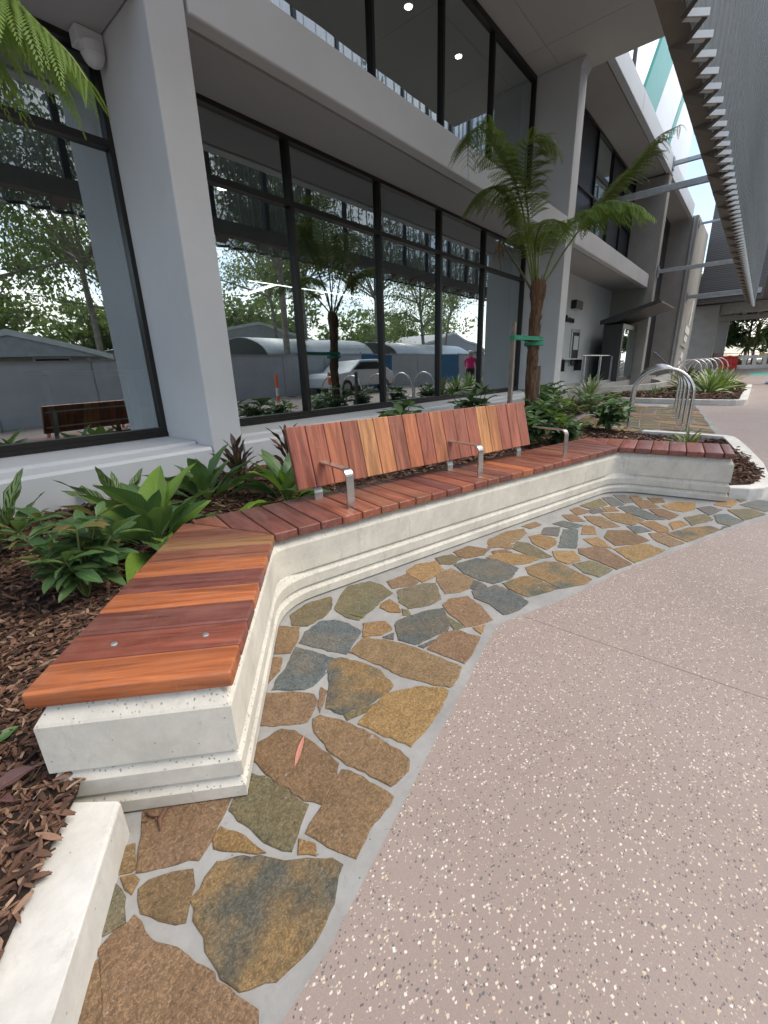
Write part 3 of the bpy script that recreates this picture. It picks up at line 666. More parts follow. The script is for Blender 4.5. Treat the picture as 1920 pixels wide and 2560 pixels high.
# backrest: hidden steel rails and brackets carry vertical slats
def bu(u,v,z): p = C1+t2*u+nrm2(t2)*v; return Vector((p.x,p.y,z))
BU0, BU1 = .346, 2.752; bot = (.405,.545); top_ = (.512,.935)
dv = Vector((top_[0]-bot[0],top_[1]-bot[1])); BL = dv.length; ax_ = Vector((-t2.y*0+nrm2(t2).x*dv.x/BL, nrm2(t2).y*dv.x/BL, dv.y/BL)); bx_ = Vector((t2.x,t2.y,0)); bn = bx_.cross(ax_)
mb = MB()
for f in (.22,.78):
    c = bu(BU0,bot[0],bot[1])+ax_*BL*f-bn*.032
    mb.add(*tube_geo([c+bx_*.03,c+bx_*(BU1-BU0-.03)], .014, 6))
back = mb.build('backrest', M['galv'], bench); back['label'] = 'reclined slatted timber backrest of the bench'
SW = (BU1-BU0)/18
bm = bmesh.new(); bmbox(bm, -SW/2+.0022,SW/2-.0022,0,BL,-.034,0); bmesh.ops.bevel(bm, geom=bm.edges[:], offset=.004, segments=2, affect='EDGES', profile=.5)
slme = bpy.data.meshes.new('slat'); bm.to_mesh(slme); bm.free(); slme.materials.append(M['wood'])
SL = [(.25,.08,.055),(.27,.088,.055),(.29,.10,.055),(.27,.095,.06),(.36,.175,.08),(.36,.15,.07),(.24,.09,.06),(.32,.11,.055),(.27,.09,.058),(.32,.125,.065),(.25,.085,.058),(.24,.085,.06),(.27,.09,.058),(.42,.21,.09),(.34,.145,.065),(.25,.085,.058),(.26,.09,.06),(.24,.085,.058)]
for i in range(18):
    o = link('slat', slme, None, back); p = bu(BU0+(i+.5)*SW,bot[0],bot[1])-ORG[bench]+bn*rng.uniform(-.001,.001)
    o.matrix_local = Matrix(((bx_.x,ax_.x,bn.x,p.x),(bx_.y,ax_.y,bn.y,p.y),(bx_.z,ax_.z,bn.z,p.z),(0,0,0,1))); c = SL[i]; k = rng.uniform(.95,1.12); o.color = (c[0]*k*1.12,c[1]*k*1.12,c[2]*k*1.1,1)
for u in (.50,1.72,2.62):
    mb = MB(); bmx = bmesh.new()
    P = [bu(u,.43,.38),bu(u,.43,.50),bu(u,.455,.56),bu(u,.53,.86)]
    V = []
    for p in P: V += [p-bx_*.03-nrm2(t2).to_3d()*0, p+bx_*.03, p+bx_*.03+Vector((nrm2(t2).x,nrm2(t2).y,0))*.012, p-bx_*.03+Vector((nrm2(t2).x,nrm2(t2).y,0))*.012]
    Fc = [(k*4+j,k*4+(j+1)%4,(k+1)*4+(j+1)%4,(k+1)*4+j) for k in range(3) for j in range(4)]+[(3,2,1,0),(12,13,14,15)]
    bmx.free(); mesh('bracket', V, Fc, M['galv'], bench)
for u in (.555,1.727,2.874):
    pr_ = [(.115,.452),(.115,.645)]+[(.115+.052-.052*math.cos(a),.645+.052*math.sin(a)) for a in (R(18),R(36),R(54),R(72),R(90))]+[(.30,.6975),(.475,.699)]
    V = []; n3 = Vector((nrm2(t2).x,nrm2(t2).y,0)); hw = .026
    for k,(v,z) in enumerate(pr_):
        a = Vector(pr_[min(k+1,len(pr_)-1)])-Vector(pr_[max(k-1,0)]); a.normalize(); nn = Vector((a.y,-a.x))*.0105
        for s,e in ((-1,0),(1,0),(1,1),(-1,1)): V.append(bu(u,v+nn.x*e,z+nn.y*e)+bx_*hw*s)
    nP = len(pr_); Fc = [(k*4+j,k*4+(j+1)%4,(k+1)*4+(j+1)%4,(k+1)*4+j) for k in range(nP-1) for j in range(4)]+[(3,2,1,0),tuple(range((nP-1)*4,nP*4))]
    o = mesh('armrest', V, Fc, M['steel'], bench, True, True, 30)
    bm = bmesh.new(); bm.from_mesh(o.data); bmesh.ops.recalc_face_normals(bm, faces=bm.faces); bm.to_mesh(o.data); bm.free()

# ---------------------------------------------------------------- building
B = thing('building', 'grey rendered building with recessed dark framed windows, fins and deep soffits', 'building', (6,5,0))
YW, YP = 4.99, 4.0
def ledge(x0,x1,name='plinth'):
    pr_ = [(YP,-.1),(YP,.572),(YP+.022,.598),(YP+.30,.604),(YP+.305,.632),(YW+.2,.640),(YW+.2,-.1)]
    V = [(x,y,z) for x in (x0,x1) for y,z in pr_]; n = len(pr_)
    Fc = [(i,(i+1)%n,n+(i+1)%n,n+i) for i in range(n)]+[tuple(range(n))[::-1],tuple(range(n,2*n))]
    return mesh(name, V, Fc, M['paint'], B)
ledge(-6,2.14); ledge(2.502,11.56)
box('column', 2.155,2.486,YP,YW+.25,-.1,7.346,M['paint'],B,.012,2)
box('fin_wall', 11.58,12.03,YP,YW+.3,-.1,7.346,M['paint'],B,.012,2)
# flared head where the fin meets the soffit
mesh('fin_head', [(11.575,YP+.002,7.18),(12.035,YP+.002,7.18),(11.575,YP+.25,7.345),(12.035,YP+.25,7.345),(11.575,YP-.10,7.345),(12.035,YP-.10,7.345)], [(0,1,5,4),(0,4,2),(1,3,5),(2,3,1,0),(4,5,3,2)], M['paint'], B)
def fascia(x0,x1,y,z0,z1,soff_y,soff_z,joints=(),m='paint'):
    xs = [x0]+list(joints)+[x1]
    for a,b in zip(xs,xs[1:]):
        bm = bmesh.new(); bmbox(bm, a+.005,b-.005,y,y+.16,z0,z1); bmesh.ops.bevel(bm, geom=bm.edges[:], offset=.018, segments=3, affect='EDGES', profile=.5)
        bmobj('fascia', bm, M[m], B)
    box('drip_groove', x0,x1,y+.16,y+.20,z0+.06,z0+.12,M['paint_dark'],B)
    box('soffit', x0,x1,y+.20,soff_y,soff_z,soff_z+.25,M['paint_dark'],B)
fascia(2.51,11.56,YP,4.01,4.475,YW+.1,4.02,(7.0,))
fascia(-6,2.14,YP,4.01,4.475,YW+.1,4.02)
box('balcony_floor', -6,11.57,YP+.17,YW+.1,4.29,4.40,M['paint'],B)
# upper soffit in panels with open joints, and its edge beam
xs = [-6,-3.6,-1.2,1.2,3.6,6.0,8.35,10.75,12.12]; ys = [2.58,4.45,5.2]
for a,b in zip(xs,xs[1:]):
    for c,d in zip(ys,ys[1:]): box('soffit_panel', a+.004,b-.004,c+.004,d-.004,7.35,7.38,M['soffit'],B)
box('roof_slab', -6,12.12,2.56,11,7.385,7.95,M['paint'],B)

def window(name, xs, z0, z1, y, trans, rail=.055, bot=.095, sill=True, pane='glass', top=.06):
    mb = MB(); d0,d1 = y-.055,y+.05
    def bx(x0,x1,za,zb,yy0=d0,yy1=d1):
        V = [(x,yy,z) for x in (x0,x1) for yy in (yy0,yy1) for z in (za,zb)]; mb.add(V, [(0,1,3,2),(4,6,7,5),(0,4,5,1),(2,3,7,6),(0,2,6,4),(1,5,7,3)])
    bx(xs[0],xs[-1],z0,z0+bot*.45,d0-.012,d1); bx(xs[0],xs[-1],z0+bot*.45,z0+bot); bx(xs[0],xs[-1],z1-top,z1); bx(xs[0],xs[0]+rail,z0+bot,z1-top); bx(xs[-1]-rail,xs[-1],z0+bot,z1-top)
    fr = mb.build(name, M['frame'], B)
    zs = [z0+bot]+list(trans)+[z1-top]
    for x in xs[1:-1]: box('mullion', x-rail/2,x+rail/2,d0-.004,d1+.004,z0+bot,z1-top,M['frame'],fr)
    for z in trans:
        e = [xs[0]+rail]+[x for q_ in xs[1:-1] for x in (q_-rail/2,q_+rail/2)]+[xs[-1]-rail]
        for a,b in zip(e[::2],e[1::2]): box('transom', a,b,d0,d1,z-.032,z+.032,M['frame'],fr)
    for i,(a,b) in enumerate(zip(xs,xs[1:])):
        for c,d in zip(zs,zs[1:]):
            mesh('pane', [(a+.01,y,c-.02),(b-.01,y,c-.02),(b-.01,y,d+.02),(a+.01,y,d+.02)], [(0,1,2,3)], M[pane if isinstance(pane,str) else pane[i]], fr)
    return fr
window('window_frame', [-3.9,-1.4,.3,2.165], .642, 4.03, YW, [3.30])
window('window_frame', [2.47,4.215,5.96,7.70,9.43,11.575], .642, 4.03, YW, [3.30])
window('window_frame', [-3.9,-1.4,.4,2.2], 4.41, 7.346, YW, [])
window('window_frame', [2.4,4.1,5.93,7.74,9.53,11.575], 4.41, 7.346, YW, [], top=.11)
# rooms behind the glass
def room(x0,x1,y0,y1,z0,z1):
    mesh('room_floor', [(x0,y0,z0),(x1,y0,z0),(x1,y1,z0),(x0,y1,z0)], [(0,1,2,3)], M['carpet'], B)
    mesh('room_ceiling', [(x0,y0,z1),(x1,y0,z1),(x1,y1,z1),(x0,y1,z1)], [(0,3,2,1)], M['roomceil'], B)
    mesh('room_wall', [(x0,y1,z0),(x1,y1,z0),(x1,y1,z1),(x0,y1,z1),(x0,y0,z0),(x0,y0,z1),(x1,y0,z0),(x1,y0,z1)], [(0,3,2,1),(4,5,3,0),(1,2,7,6)], M['room'], B)
room(-6,11.9,5.08,11,.60,3.96); room(-6,11.9,5.08,11,4.42,7.30)
# recessed third bay
box('bay_wall', 12.03,21.2,5.2,5.5,.1,4.05,M['bay_wall'],B)
box('bay_floor', 12.05,27,4.1,5.3,.2,.60,M['upstand'],B)
fascia(12.04,20.99,3.95,4.01,4.475,5.25,4.03,(16.6,))
box('fin_wall', 21.0,21.45,3.74,5.3,0,7.72,M['tan_concrete'],B,.04,2)
fascia(12.1,21.5,3.72,7.73,8.27,5.1,7.76,(15.9,),'whitepanel')
window('window_frame', [12.03,14.2,16.0,17.8,19.4,21.0], 4.41, 7.755, 4.86, [6.05], pane=('blind','blind','glass','blind','blind'))
box('roof_slab', 12.13,21.5,3.93,11,8.3,8.5,M['paint'],B)
box('room_wall', 12.1,20.9,5.6,5.7,4.4,7.7,M['room'],B)
box('strip_window', 21.45,28,4.66,4.9,.4,7.7,M['blind'],B)
box('fin_wall', 28.0,32.6,3.5,5.3,0,7.85,M['tan_concrete'],B,.04,2)
box('fascia', 21.6,27.95,3.75,3.9,7.73,8.3,M['whitepanel'],B,.02,2)
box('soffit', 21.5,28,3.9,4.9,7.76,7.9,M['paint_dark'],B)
box('downpipe', 27.88,27.96,3.62,3.70,.3,7.8,M['galv'],B,.02,2)
# upper slanted teal blades and white panels above the recessed bay
def slab(name, P, y0, y1, m):
    n = len(P); V = [(x,y0,z) for x,z in P]+[(x,y1,z) for x,z in P]
    return mesh(name, V, [tuple(range(n)),tuple(range(n,2*n))[::-1]]+[(i,n+i,n+(i+1)%n,(i+1)%n) for i in range(n)], M[m], B)
slab('slanted_blade', [(17.70,8.55),(19.48,8.55),(21.96,11.55),(23.57,13.5),(21.6,13.5),(20.06,11.55)], 4.3,4.4,'teal')
slab('upper_panel', [(19.5,8.55),(22.15,8.55),(26.1,13.5),(23.6,13.5)], 4.32,4.42,'whitepanel')
slab('slanted_blade', [(22.17,8.55),(22.57,8.55),(26.6,13.5),(26.12,13.5)], 4.3,4.4,'teal')
slab('upper_panel', [(22.6,8.55),(28,8.55),(28,13.5),(26.62,13.5)], 4.32,4.42,'whitepanel')
box('upper_frame', 16.9,17.0,4.3,4.4,8.5,13.5,M['charcoal'],B)
mesh('flashing', [(12.06,3.97,.68),(12.62,3.97,.66),(12.3,3.97,.74),(12.15,3.97,.83),(12.06,3.97,.97),(12.06,3.99,.68),(12.62,3.99,.66),(12.3,3.99,.74),(12.15,3.99,.83),(12.06,3.99,.97)], [(0,1,2,3,4),(9,8,7,6,5),(0,5,6,1),(1,6,7,2),(2,7,8,3),(3,8,9,4),(4,9,5,0)], M['whitepanel'], B)
# far block, bridge and mesh wall
box('fin_wall', 46,47.2,3.3,6,0,5.45,M['tan_concrete'],B,.05,2)
box('fin_wall', 50,51,2.75,6,0,5.0,M['paint_dark'],B,.05,2)
box('bridge_beam', 46.3,46.9,-4,3.28,4.72,5.5,M['upstand'],B,.04,2)
box('bridge_soffit', 33.5,62,-4,6,5.52,5.9,M['beam'],B)
box('bridge_beam', 49.5,50,-4,6,4.4,4.75,M['upstand'],B)
mw = box('wall_panel', 33.2,33.4,.6,3.5,4.4,10,M['charcoal'],B)
def mk_mesh():
    q = N('perforated_sheet'); co = q.co(); v = q.vor(co, 9); br = q.n.new('ShaderNodeTexBrick'); br.inputs['Scale'].default_value = 5.5
    mp = q.n.new('ShaderNodeMapping'); mp.inputs['Rotation'].default_value = (R(90),0,R(90)); q.l(q._tc.outputs['Object'], mp.inputs[0]); q.l(mp.outputs[0], br.inputs['Vector'])
    br.inputs['Color1'].default_value = (.10,.10,.10,1); br.inputs['Color2'].default_value = (.085,.085,.085,1); br.inputs['Mortar'].default_value = (.30,.31,.31,1); br.inputs['Mortar Size'].default_value = .035
    return q.fin(br.outputs['Color'], .6, .2)
mw.data.materials.clear(); mw.data.materials.append(mk_mesh())
box('galvanised_beam', 33.0,33.2,.7,3.55,4.66,4.92,M['galv'],B)
# downlights of the upper room, strips and downlights of the lower one
def light(name, label, cat, x0,x1,y0,y1,z, m='lamp', group=None):
    t = thing(name, label, cat, ((x0+x1)/2,(y0+y1)/2,z), group)
    
    if abs((x1-x0)-(y1-y0)) < .02: c = ((x0+x1)/2,(y0+y1)/2); r = (x1-x0)/2; tube('housing', [(*c,z-.001),(*c,z+.03)], r+.02, M['white'], t, 20); tube('diffuser', [(*c,z-.012),(*c,z-.003)], r, M[m], t, 20)
    else: box('housing', x0-.015,x1+.015,y0-.015,y1+.015,z-.002,z+.03,M['white'],t); box('diffuser', x0,x1,y0,y1,z-.012,z-.003,M[m],t)
    return t
for x,nm in ((5.95,'nearest'),(7.9,'middle'),(9.6,'farthest')):
    light('downlight', 'small round ceiling downlight behind the upper window, %s of the three'%nm, 'downlight', x,x+.13,5.75,5.88,7.26,'lamp','upper room downlights')
for a in ((6.45,7.75,9.24,9.29,'short lit strip lamp seen through the first large pane'),(8.0,10.7,9.22,9.27,'long lit strip lamp running across the second large pane')): light('strip_light', a[4], 'strip light', *a[:4], 3.3, 'strip', 'lit strips in the lower room')
t = thing('strip_light', 'diagonal lit strip lamp meeting the short strip at a corner', 'strip light', (7.3,10.0,3.3), 'lit strips in the lower room')
mesh('diffuser', [(7.20,9.3,3.29),(7.26,9.3,3.29),(7.46,10.9,3.29),(7.40,10.9,3.29),(7.20,9.3,3.33),(7.26,9.3,3.33),(7.46,10.9,3.33),(7.40,10.9,3.33)], [(0,3,2,1),(4,5,6,7),(0,1,5,4),(1,2,6,5),(2,3,7,6),(3,0,4,7)], M['strip'], t)
light('downlight', 'round downlight glowing in the first large pane', 'downlight', 4.3,4.44,6.6,6.74,3.93,'lamp')
# security camera under the soffit by the column
t = thing('security_camera', 'pale dome security camera under the soffit beside the near column', 'camera', (2.04,4.83,4.0))
box('mount', 1.94,2.15,4.76,4.9,3.90,4.018,M['paint'],t,.01,2)
bm = bmesh.new(); bmesh.ops.create_uvsphere(bm, u_segments=20, v_segments=12, radius=.085); bmesh.ops.translate(bm, verts=bm.verts, vec=(2.06,4.80,3.86)); bmobj('dome', bm, M['paint'], t, True)
V,Fc = tube_geo([(2.06,4.80,3.93),(2.06,4.80,3.86)], .092, 20); mesh('collar', V, Fc, M['paint'], t, True, True, 40)
# desk inside the left window
t = thing('desk', 'white height adjustable desk standing inside the left window', 'desk', (1.9,5.7,.6))
box('tabletop', 1.25,2.25,5.35,6.1,1.33,1.355,M['white'],t,.004); box('leg', 2.04,2.12,5.45,5.51,.62,1.29,M['white'],t,.004); box('cross_beam', 1.75,2.2,5.44,5.52,1.29,1.328,M['white'],t,.004)
box('foot', 2.0,2.16,5.3,5.9,.602,.63,M['white'],t,.004); box('leg', 1.36,1.42,5.95,6.01,.62,1.32,M['white'],t)
t = thing('monitor', 'dark computer monitor on the desk inside the left window', 'monitor', (2.0,5.75,1.355))
box('screen', 1.78,2.2,5.72,5.75,1.46,1.86,M['charcoal'],t,.006); box('stand', 1.97,2.02,5.75,5.78,1.36,1.6,M['charcoal'],t)

# ---------------------------------------------------------------- folded metal sun screen
SCN = thing('sun_screen', 'folded grey metal sun screen hanging above the footpath with saw tooth lower edge', 'sun screen', (15,.85,3.83))
def mk_fold():
    q = N('perforated_folded_metal'); co = q.co('Object',(34,34,.25)); f = q.noise(co, 1.2, 4, .7); g = q.noise(q.co('Object',(1,1,.3)), .6, 3)
    col = q.mix(q.rampf(f,.35,.65), (.17,.185,.195), (.33,.355,.37)); col = q.mix(q.math('MULTIPLY',g,.35), col, (.19,.215,.215))
    m = q.fin(col, .5, .25, q.bump(f,.35,.01)); t = q.t; o_ = [x for x in t.nodes if x.type == 'OUTPUT_MATERIAL'][0]
    tr = t.nodes.new('ShaderNodeBsdfTransparent'); ms = t.nodes.new('ShaderNodeMixShader'); ms.inputs[0].default_value = .48   # the open share of the perforations
    q.l(q.b.outputs[0], ms.inputs[1]); q.l(tr.outputs[0], ms.inputs[2]); q.l(ms.outputs[0], o_.inputs['Surface']); return m
M['fold'] = mk_fold(); M['flange'] = plain('pale_flange', (.50,.535,.56), .5, .1, .06, 4, 0)
PT = .317; x0 = 4.997-PT*22; NT = 105; zb, zt = 3.83, 11.5
def plate(a, b, z0, z1, th):
    a = Vector(a); b = Vector(b); n = Vector((-(b-a).y,(b-a).x)).normalized()*th
    P = [a,b,b+n,a+n]; V = [(p.x,p.y,z) for z in (z0,z1) for p in P]; return V, [(3,2,1,0),(4,5,6,7),(0,1,5,4),(1,2,6,5),(2,3,7,6),(3,0,4,7)]
mb = MB(); mb.add(*plate((0,.0),(.111,-.134),0,zt-zb,.004)); mb.add(*plate((.111,-.134),(PT,0),0,zt-zb,.004)); pm = None
for i in range(NT):
    x = x0+i*PT
    if pm is None:
        mb2 = MB(); mb2.V, mb2.F = mb.V, mb.F; o = mb2.build('folded_panel', M['fold'], SCN, world=False); pm = o.data
        f1 = MB(); f1.add(*plate((0,-.004),(.111,-.138),-.002,.048,-.012)); f1.add([(0,0,-.004),(.111,-.134,-.004),(.145,-.10,-.004),(.034,.03,-.004)], [(0,1,2,3)]); fo = f1.build('flange', M['flange'], o, world=False); fm = fo.data
        f2 = MB(); f2.add(*plate((.111,-.134),(PT,0),-.003,.04,.012)); f2.add([(.111,-.134,-.005),(PT,0,-.005),(PT-.03,.035,-.005),(.081,-.10,-.005)], [(0,1,2,3)]); ao = f2.build('edge_angle', M['charcoal'], o, world=False); am = ao.data
    else:
        o = link('folded_panel', pm, None, SCN); link('flange', fm, None, o); link('edge_angle', am, None, o)
    o.location = (x-15,.943-.85,0)
box('carrier_beam', x0,31.2,.98,1.17,3.99,4.25,M['beam'],SCN)
for i in range(0,NT,3):
    x = x0+i*PT
    mesh('bracket', [(x,.96,3.88),(x,1.17,3.985),(x,.96,4.30),(x+.22,.96,3.88),(x+.22,1.17,3.985),(x+.22,.96,4.30)], [(0,1,2),(5,4,3),(0,3,4,1),(1,4,5,2),(2,5,3,0)], M['beam'], SCN)
box('carrier_beam', x0,31.2,.98,1.15,7.98,8.2,M['beam'],SCN)
for i in range(0,NT,4): x = x0+i*PT; box('post', x-.05,x+.05,.965,1.04,4.26,11.4,M['charcoal'],SCN)
for x,y1,za,zb_ in ((16.4,4.86,5.85,6.01),(21.2,3.72,7.97,8.10),(21.25,3.72,4.50,4.63),(28.3,3.48,4.22,4.39),(28.3,3.48,7.46,7.55)):
    box('arm', x-.06,x+.06,1.1,y1,za,zb_,M['galv'],SCN,.008,1); box('arm_plate', x-.14,x+.14,y1-.03,y1-.004,za-.12,zb_+.12,M['galv'],SCN)
box('carrier_post', 16.36,16.44,.98,1.1,4.2,8.0,M['beam'],SCN)
box('carrier_post', 21.16,21.24,.98,1.1,4.2,8.0,M['beam'],SCN); box('carrier_post', 28.26,28.34,.98,1.1,4.2,8.0,M['beam'],SCN)

# ---------------------------------------------------------------- bicycle hoops
def hoop(R_, L_, h, label, group, proto=None, rad=.0245):
    R_ = Vector((*R_,zg(R_[0])+.006)); L_ = Vector((*L_,zg(L_[0])+.006)); c = (R_+L_)/2
    t = thing('bicycle_hoop', label, 'bicycle hoop', c, group); ax = (R_-L_)/2; r = ax.length; P = [L_,L_+Vector((0,0,h-r))]
    P += [c+Vector((0,0,h-r))-ax*math.cos(a)+Vector((0,0,r*math.sin(a))) for a in [math.pi*k/18 for k in range(1,18)]]+[R_+Vector((0,0,h-r)),R_]
    tube('hoop_tube', P, rad, M['steel'], t, 12)
    for p in (L_,R_):
        V,Fc = tube_geo([p,p+Vector((0,0,.012))], .065, 14); f = mesh('base_flange', V, Fc, M['steel'], t, True, True, 40)
        mb = MB()
        for a in (0,1.57,3.14,4.71):
            b = p+Vector((.047*math.cos(a),.047*math.sin(a),.01)); mb.add(*tube_geo([b,b+Vector((0,0,.014))], .008, 6))
        mb.build('bolt', M['steel'], f)
ORD = ['nearest','second','third','fourth','farthest']
RH = [(8.41,.731),(9.05,.862),(9.98,1.018),(10.95,1.18),(11.9,1.34)]
for i,p in enumerate(RH): hoop(p, (p[0]-.06,p[1]+.83), .955, 'stainless bicycle hoop on the stone plaza, %s of the five by the bench'%ORD[i], 'hoops on the stone plaza')
OR2 = ['nearest','second','third','fourth','fifth','farthest']
RF = [(26.5,2.17),(27.7,2.05),(28.9,1.92),(30.1,1.79),(31.3,1.62),(32.6,1.46)]
for i,p in enumerate(RF): hoop(p, (p[0]-.3,p[1]+1.0), .93, 'stainless bicycle hoop in the far row, %s of the six'%OR2[i], 'hoops in the far row', rad=.028)

# ---------------------------------------------------------------- plants
LM = {}
def leafmesh(kind, mat, var=0):
    k = (kind,mat,var)
    if k in LM: return LM[k]
    r = random.Random(hash((kind,var)) % 9999 if False else sum(map(ord,kind))*7+var*31)
    #        half-width, widest at, petiole share, arch, fold, wave
    W,pk,pet,arch,fold,wave = {'broad':(.150,.45,.22,.55,.35,.035),'rib':(.155,.5,.06,.35,.35,.02),'spot':(.085,.5,.10,.25,.25,.10),'croton':(.075,.55,.06,.5,.4,.12),
        'strap':(.030,.4,.0,.75,.4,.0),'shrub':(.19,.5,.08,.4,.3,.03),'fall':(.062,.5,.08,.05,.12,.0),'cord':(.13,.45,.2,.4,.4,.03)}[kind]
    n = 11; V = []; U = []; Fc = []; arch *= r.uniform(.6,1.3); tw = r.uniform(-.35,.35)
    x = z = 0; a = arch*.45; cols = (-1,-.5,0,.5,1)
    for i in range(n+1):
        t = i/n
        if t < pet: w_ = .012
        else:
            s = (t-pet)/(1-pet); w_ = W*(math.sin(math.pi*min(1,s**(math.log(.5)/math.log(pk))))**.8) + .002
            if i == n: w_ = .002
        for c in cols:
            y = c*w_; zz = z+abs(c)*w_*fold+(math.sin(t*19+c*2+r.random()*.2)*wave*abs(c)*w_*3 if wave else 0)
            ang = tw*t; V.append((x, y*math.cos(ang)-(zz-z)*math.sin(ang), z+y*math.sin(ang)+(zz-z)*math.cos(ang))); U.append((c*.5+.5,t))
        a2 = a-arch*1.6*t; x += math.cos(a2)/n; z += math.sin(a2)/n
    for i in range(n):
        for j in range(4): q_ = i*5+j; Fc.append((q_,q_+1,q_+6,q_+5))
    me = bpy.data.meshes.new('leaf'); me.from_pydata(V,[],Fc); uv = me.uv_layers.new()
    for l in me.loops: uv.data[l.index].uv = U[l.vertex_index]
    me.polygons.foreach_set('use_smooth',[True]*len(me.polygons)); me.materials.append(M[mat]); LM[k] = me; return me
def put_leaf(parent, kind, mat, loc, yaw, pit, ln, roll=0, wd=1.0):
    me = leafmesh(kind, mat, rng.randrange(4)); o = bpy.data.objects.new('leaf', me); C.objects.link(o); o.parent = parent; ORG[o] = ORG[parent]
    o.matrix_local = Matrix.Translation(loc) @ Matrix.Rotation(yaw,4,'Z') @ Matrix.Rotation(-pit,4,'Y') @ Matrix.Rotation(roll,4,'X') @ Matrix.Diagonal((ln,ln*wd,ln,1)); return o
def rosette(name, label, cat, loc, kind, mats, n, ln, pit=(.3,1.2), spread=.06, group=None, wd=1.0, yaw0=None, stem=.0):
    t = thing(name, label, cat, loc, group); y = rng.uniform(0,6)
    for i in range(n):
        y += 2.4+rng.uniform(-.3,.3); f = i/max(1,n-1); p = pit[0]+(pit[1]-pit[0])*f+rng.uniform(-.15,.15); l = ln*rng.uniform(.72,1.1)
        put_leaf(t, kind, rng.choice(mats), (math.cos(y)*spread*(1-f),math.sin(y)*spread*(1-f),stem*f-.01), y, p, l, rng.uniform(-.35,.35), wd*rng.uniform(.85,1.15))
    return t
def shrub(name, label, cat, loc, kind, mats, nst, h, ln, lpw=6, tiers=2, sm='stem', group=None, lean=.5, wd=1.0, tipm=None):
    t = thing(name, label, cat, loc, group); mb = MB()
    for i in range(nst):
        y = i*2.4+rng.uniform(-.4,.4); le = rng.uniform(.15,lean); hh = h*rng.uniform(.6,1.05)
        P = catmull([(0,0,-.02),(math.cos(y)*hh*le*.35,math.sin(y)*hh*le*.35,hh*.45),(math.cos(y)*hh*le,math.sin(y)*hh*le,hh)],4)
        mb.add(*tube_geo(P, [.0055*(1-.5*k/len(P))*(1+h) for k in range(len(P))], 6))
        for tr in range(tiers):
            p = P[-1] if tr == 0 else P[max(2,len(P)-1-tr*2)]; yy = rng.uniform(0,6); m_ = lpw if tr == 0 else lpw-1
            for k in range(m_):
                yy += 6.283/m_+rng.uniform(-.3,.3); mt = tipm if (tipm and tr == 0 and rng.random() < .25) else rng.choice(mats)
                put_leaf(t, kind, mt, p+Vector((0,0,rng.uniform(-.02,.01))), yy, rng.uniform(-.1,.75) if tr == 0 else rng.uniform(-.25,.5), ln*rng.uniform(.65,1.1), rng.uniform(-.4,.4), wd)
    V,Fc = mb.V,mb.F; mesh('stem', V, Fc, M[sm], t, True, False); return t
g1 = lambda x,y: (x,y,hm(x,y))
rosette('broadleaf_plant', 'large glossy broad leaved plant spilling over the bench corner', 'plant', g1(1.02,2.82), 'broad', ['leaf_big','leaf_big','leaf_big','leaf_lime'], 38, .58, (-.2,1.3), .10, wd=1.0)
rosette('broadleaf_plant', 'upright broad leaved plant with wavy leaves in front of the near column', 'plant', g1(1.72,3.42), 'broad', ['leaf_big','leaf_rib','leaf_big'], 26, .54, (-.1,1.35), .09, wd=.9)
rosette('broadleaf_plant', 'leafy green plant tucked beside the left end of the backrest', 'plant', g1(2.12,2.85), 'broad', ['leaf_big','leaf_big','leaf_lime'], 28, .48, (-.1,1.35), .08, wd=.9)
shrub('ribbed_leaf_shrub', 'many stemmed shrub with ribbed leaves standing in mulch beside the near bench planks', 'shrub', g1(.51,2.43), 'rib', ['leaf_rib','leaf_rib','leaf_big'], 14, .40, .175, 6, 3, 'stem', None, .75, 1.0, 'leaf_bronze')
rosette('rattlesnake_plant', 'pale patterned rattlesnake plant against the wall at the left picture edge', 'plant', g1(.40,3.62), 'spot', ['leaf_spot'], 14, .50, (.15,1.35), .05, wd=1.3)
rosette('rattlesnake_plant', 'patterned rattlesnake plant behind the large glossy plant', 'plant', g1(1.12,3.62), 'spot', ['leaf_spot'], 13, .48, (.1,1.2), .06)
rosette('croton', 'dark purple twisted leaf croton at the foot of the column', 'plant', g1(2.15,3.6), 'croton', ['leaf_dark','leaf_dark','leaf_purple'], 34, .34, (0,1.4), .05, stem=.16)
rosette('croton', 'orange and maroon croton peeping past the left edge of the backrest', 'plant', g1(2.55,3.35), 'croton', ['leaf_dark','leaf_red','leaf_dark'], 26, .34, (.0,1.4), .05, stem=.30)
rosette('small_plant', 'small lime leaved plant at the left picture edge by the kerb', 'plant', (-.05,1.66,hm(-.05,1.66)), 'shrub', ['leaf_lime','leaf_big'], 8, .13, (.1,.9), .02)
rosette('small_plant', 'purple leaved seedling in the mulch by the near kerb', 'plant', (-.06,1.46,hm(-.06,1.46)), 'shrub', ['leaf_purple'], 6, .15, (.0,.6), .02, wd=.8)
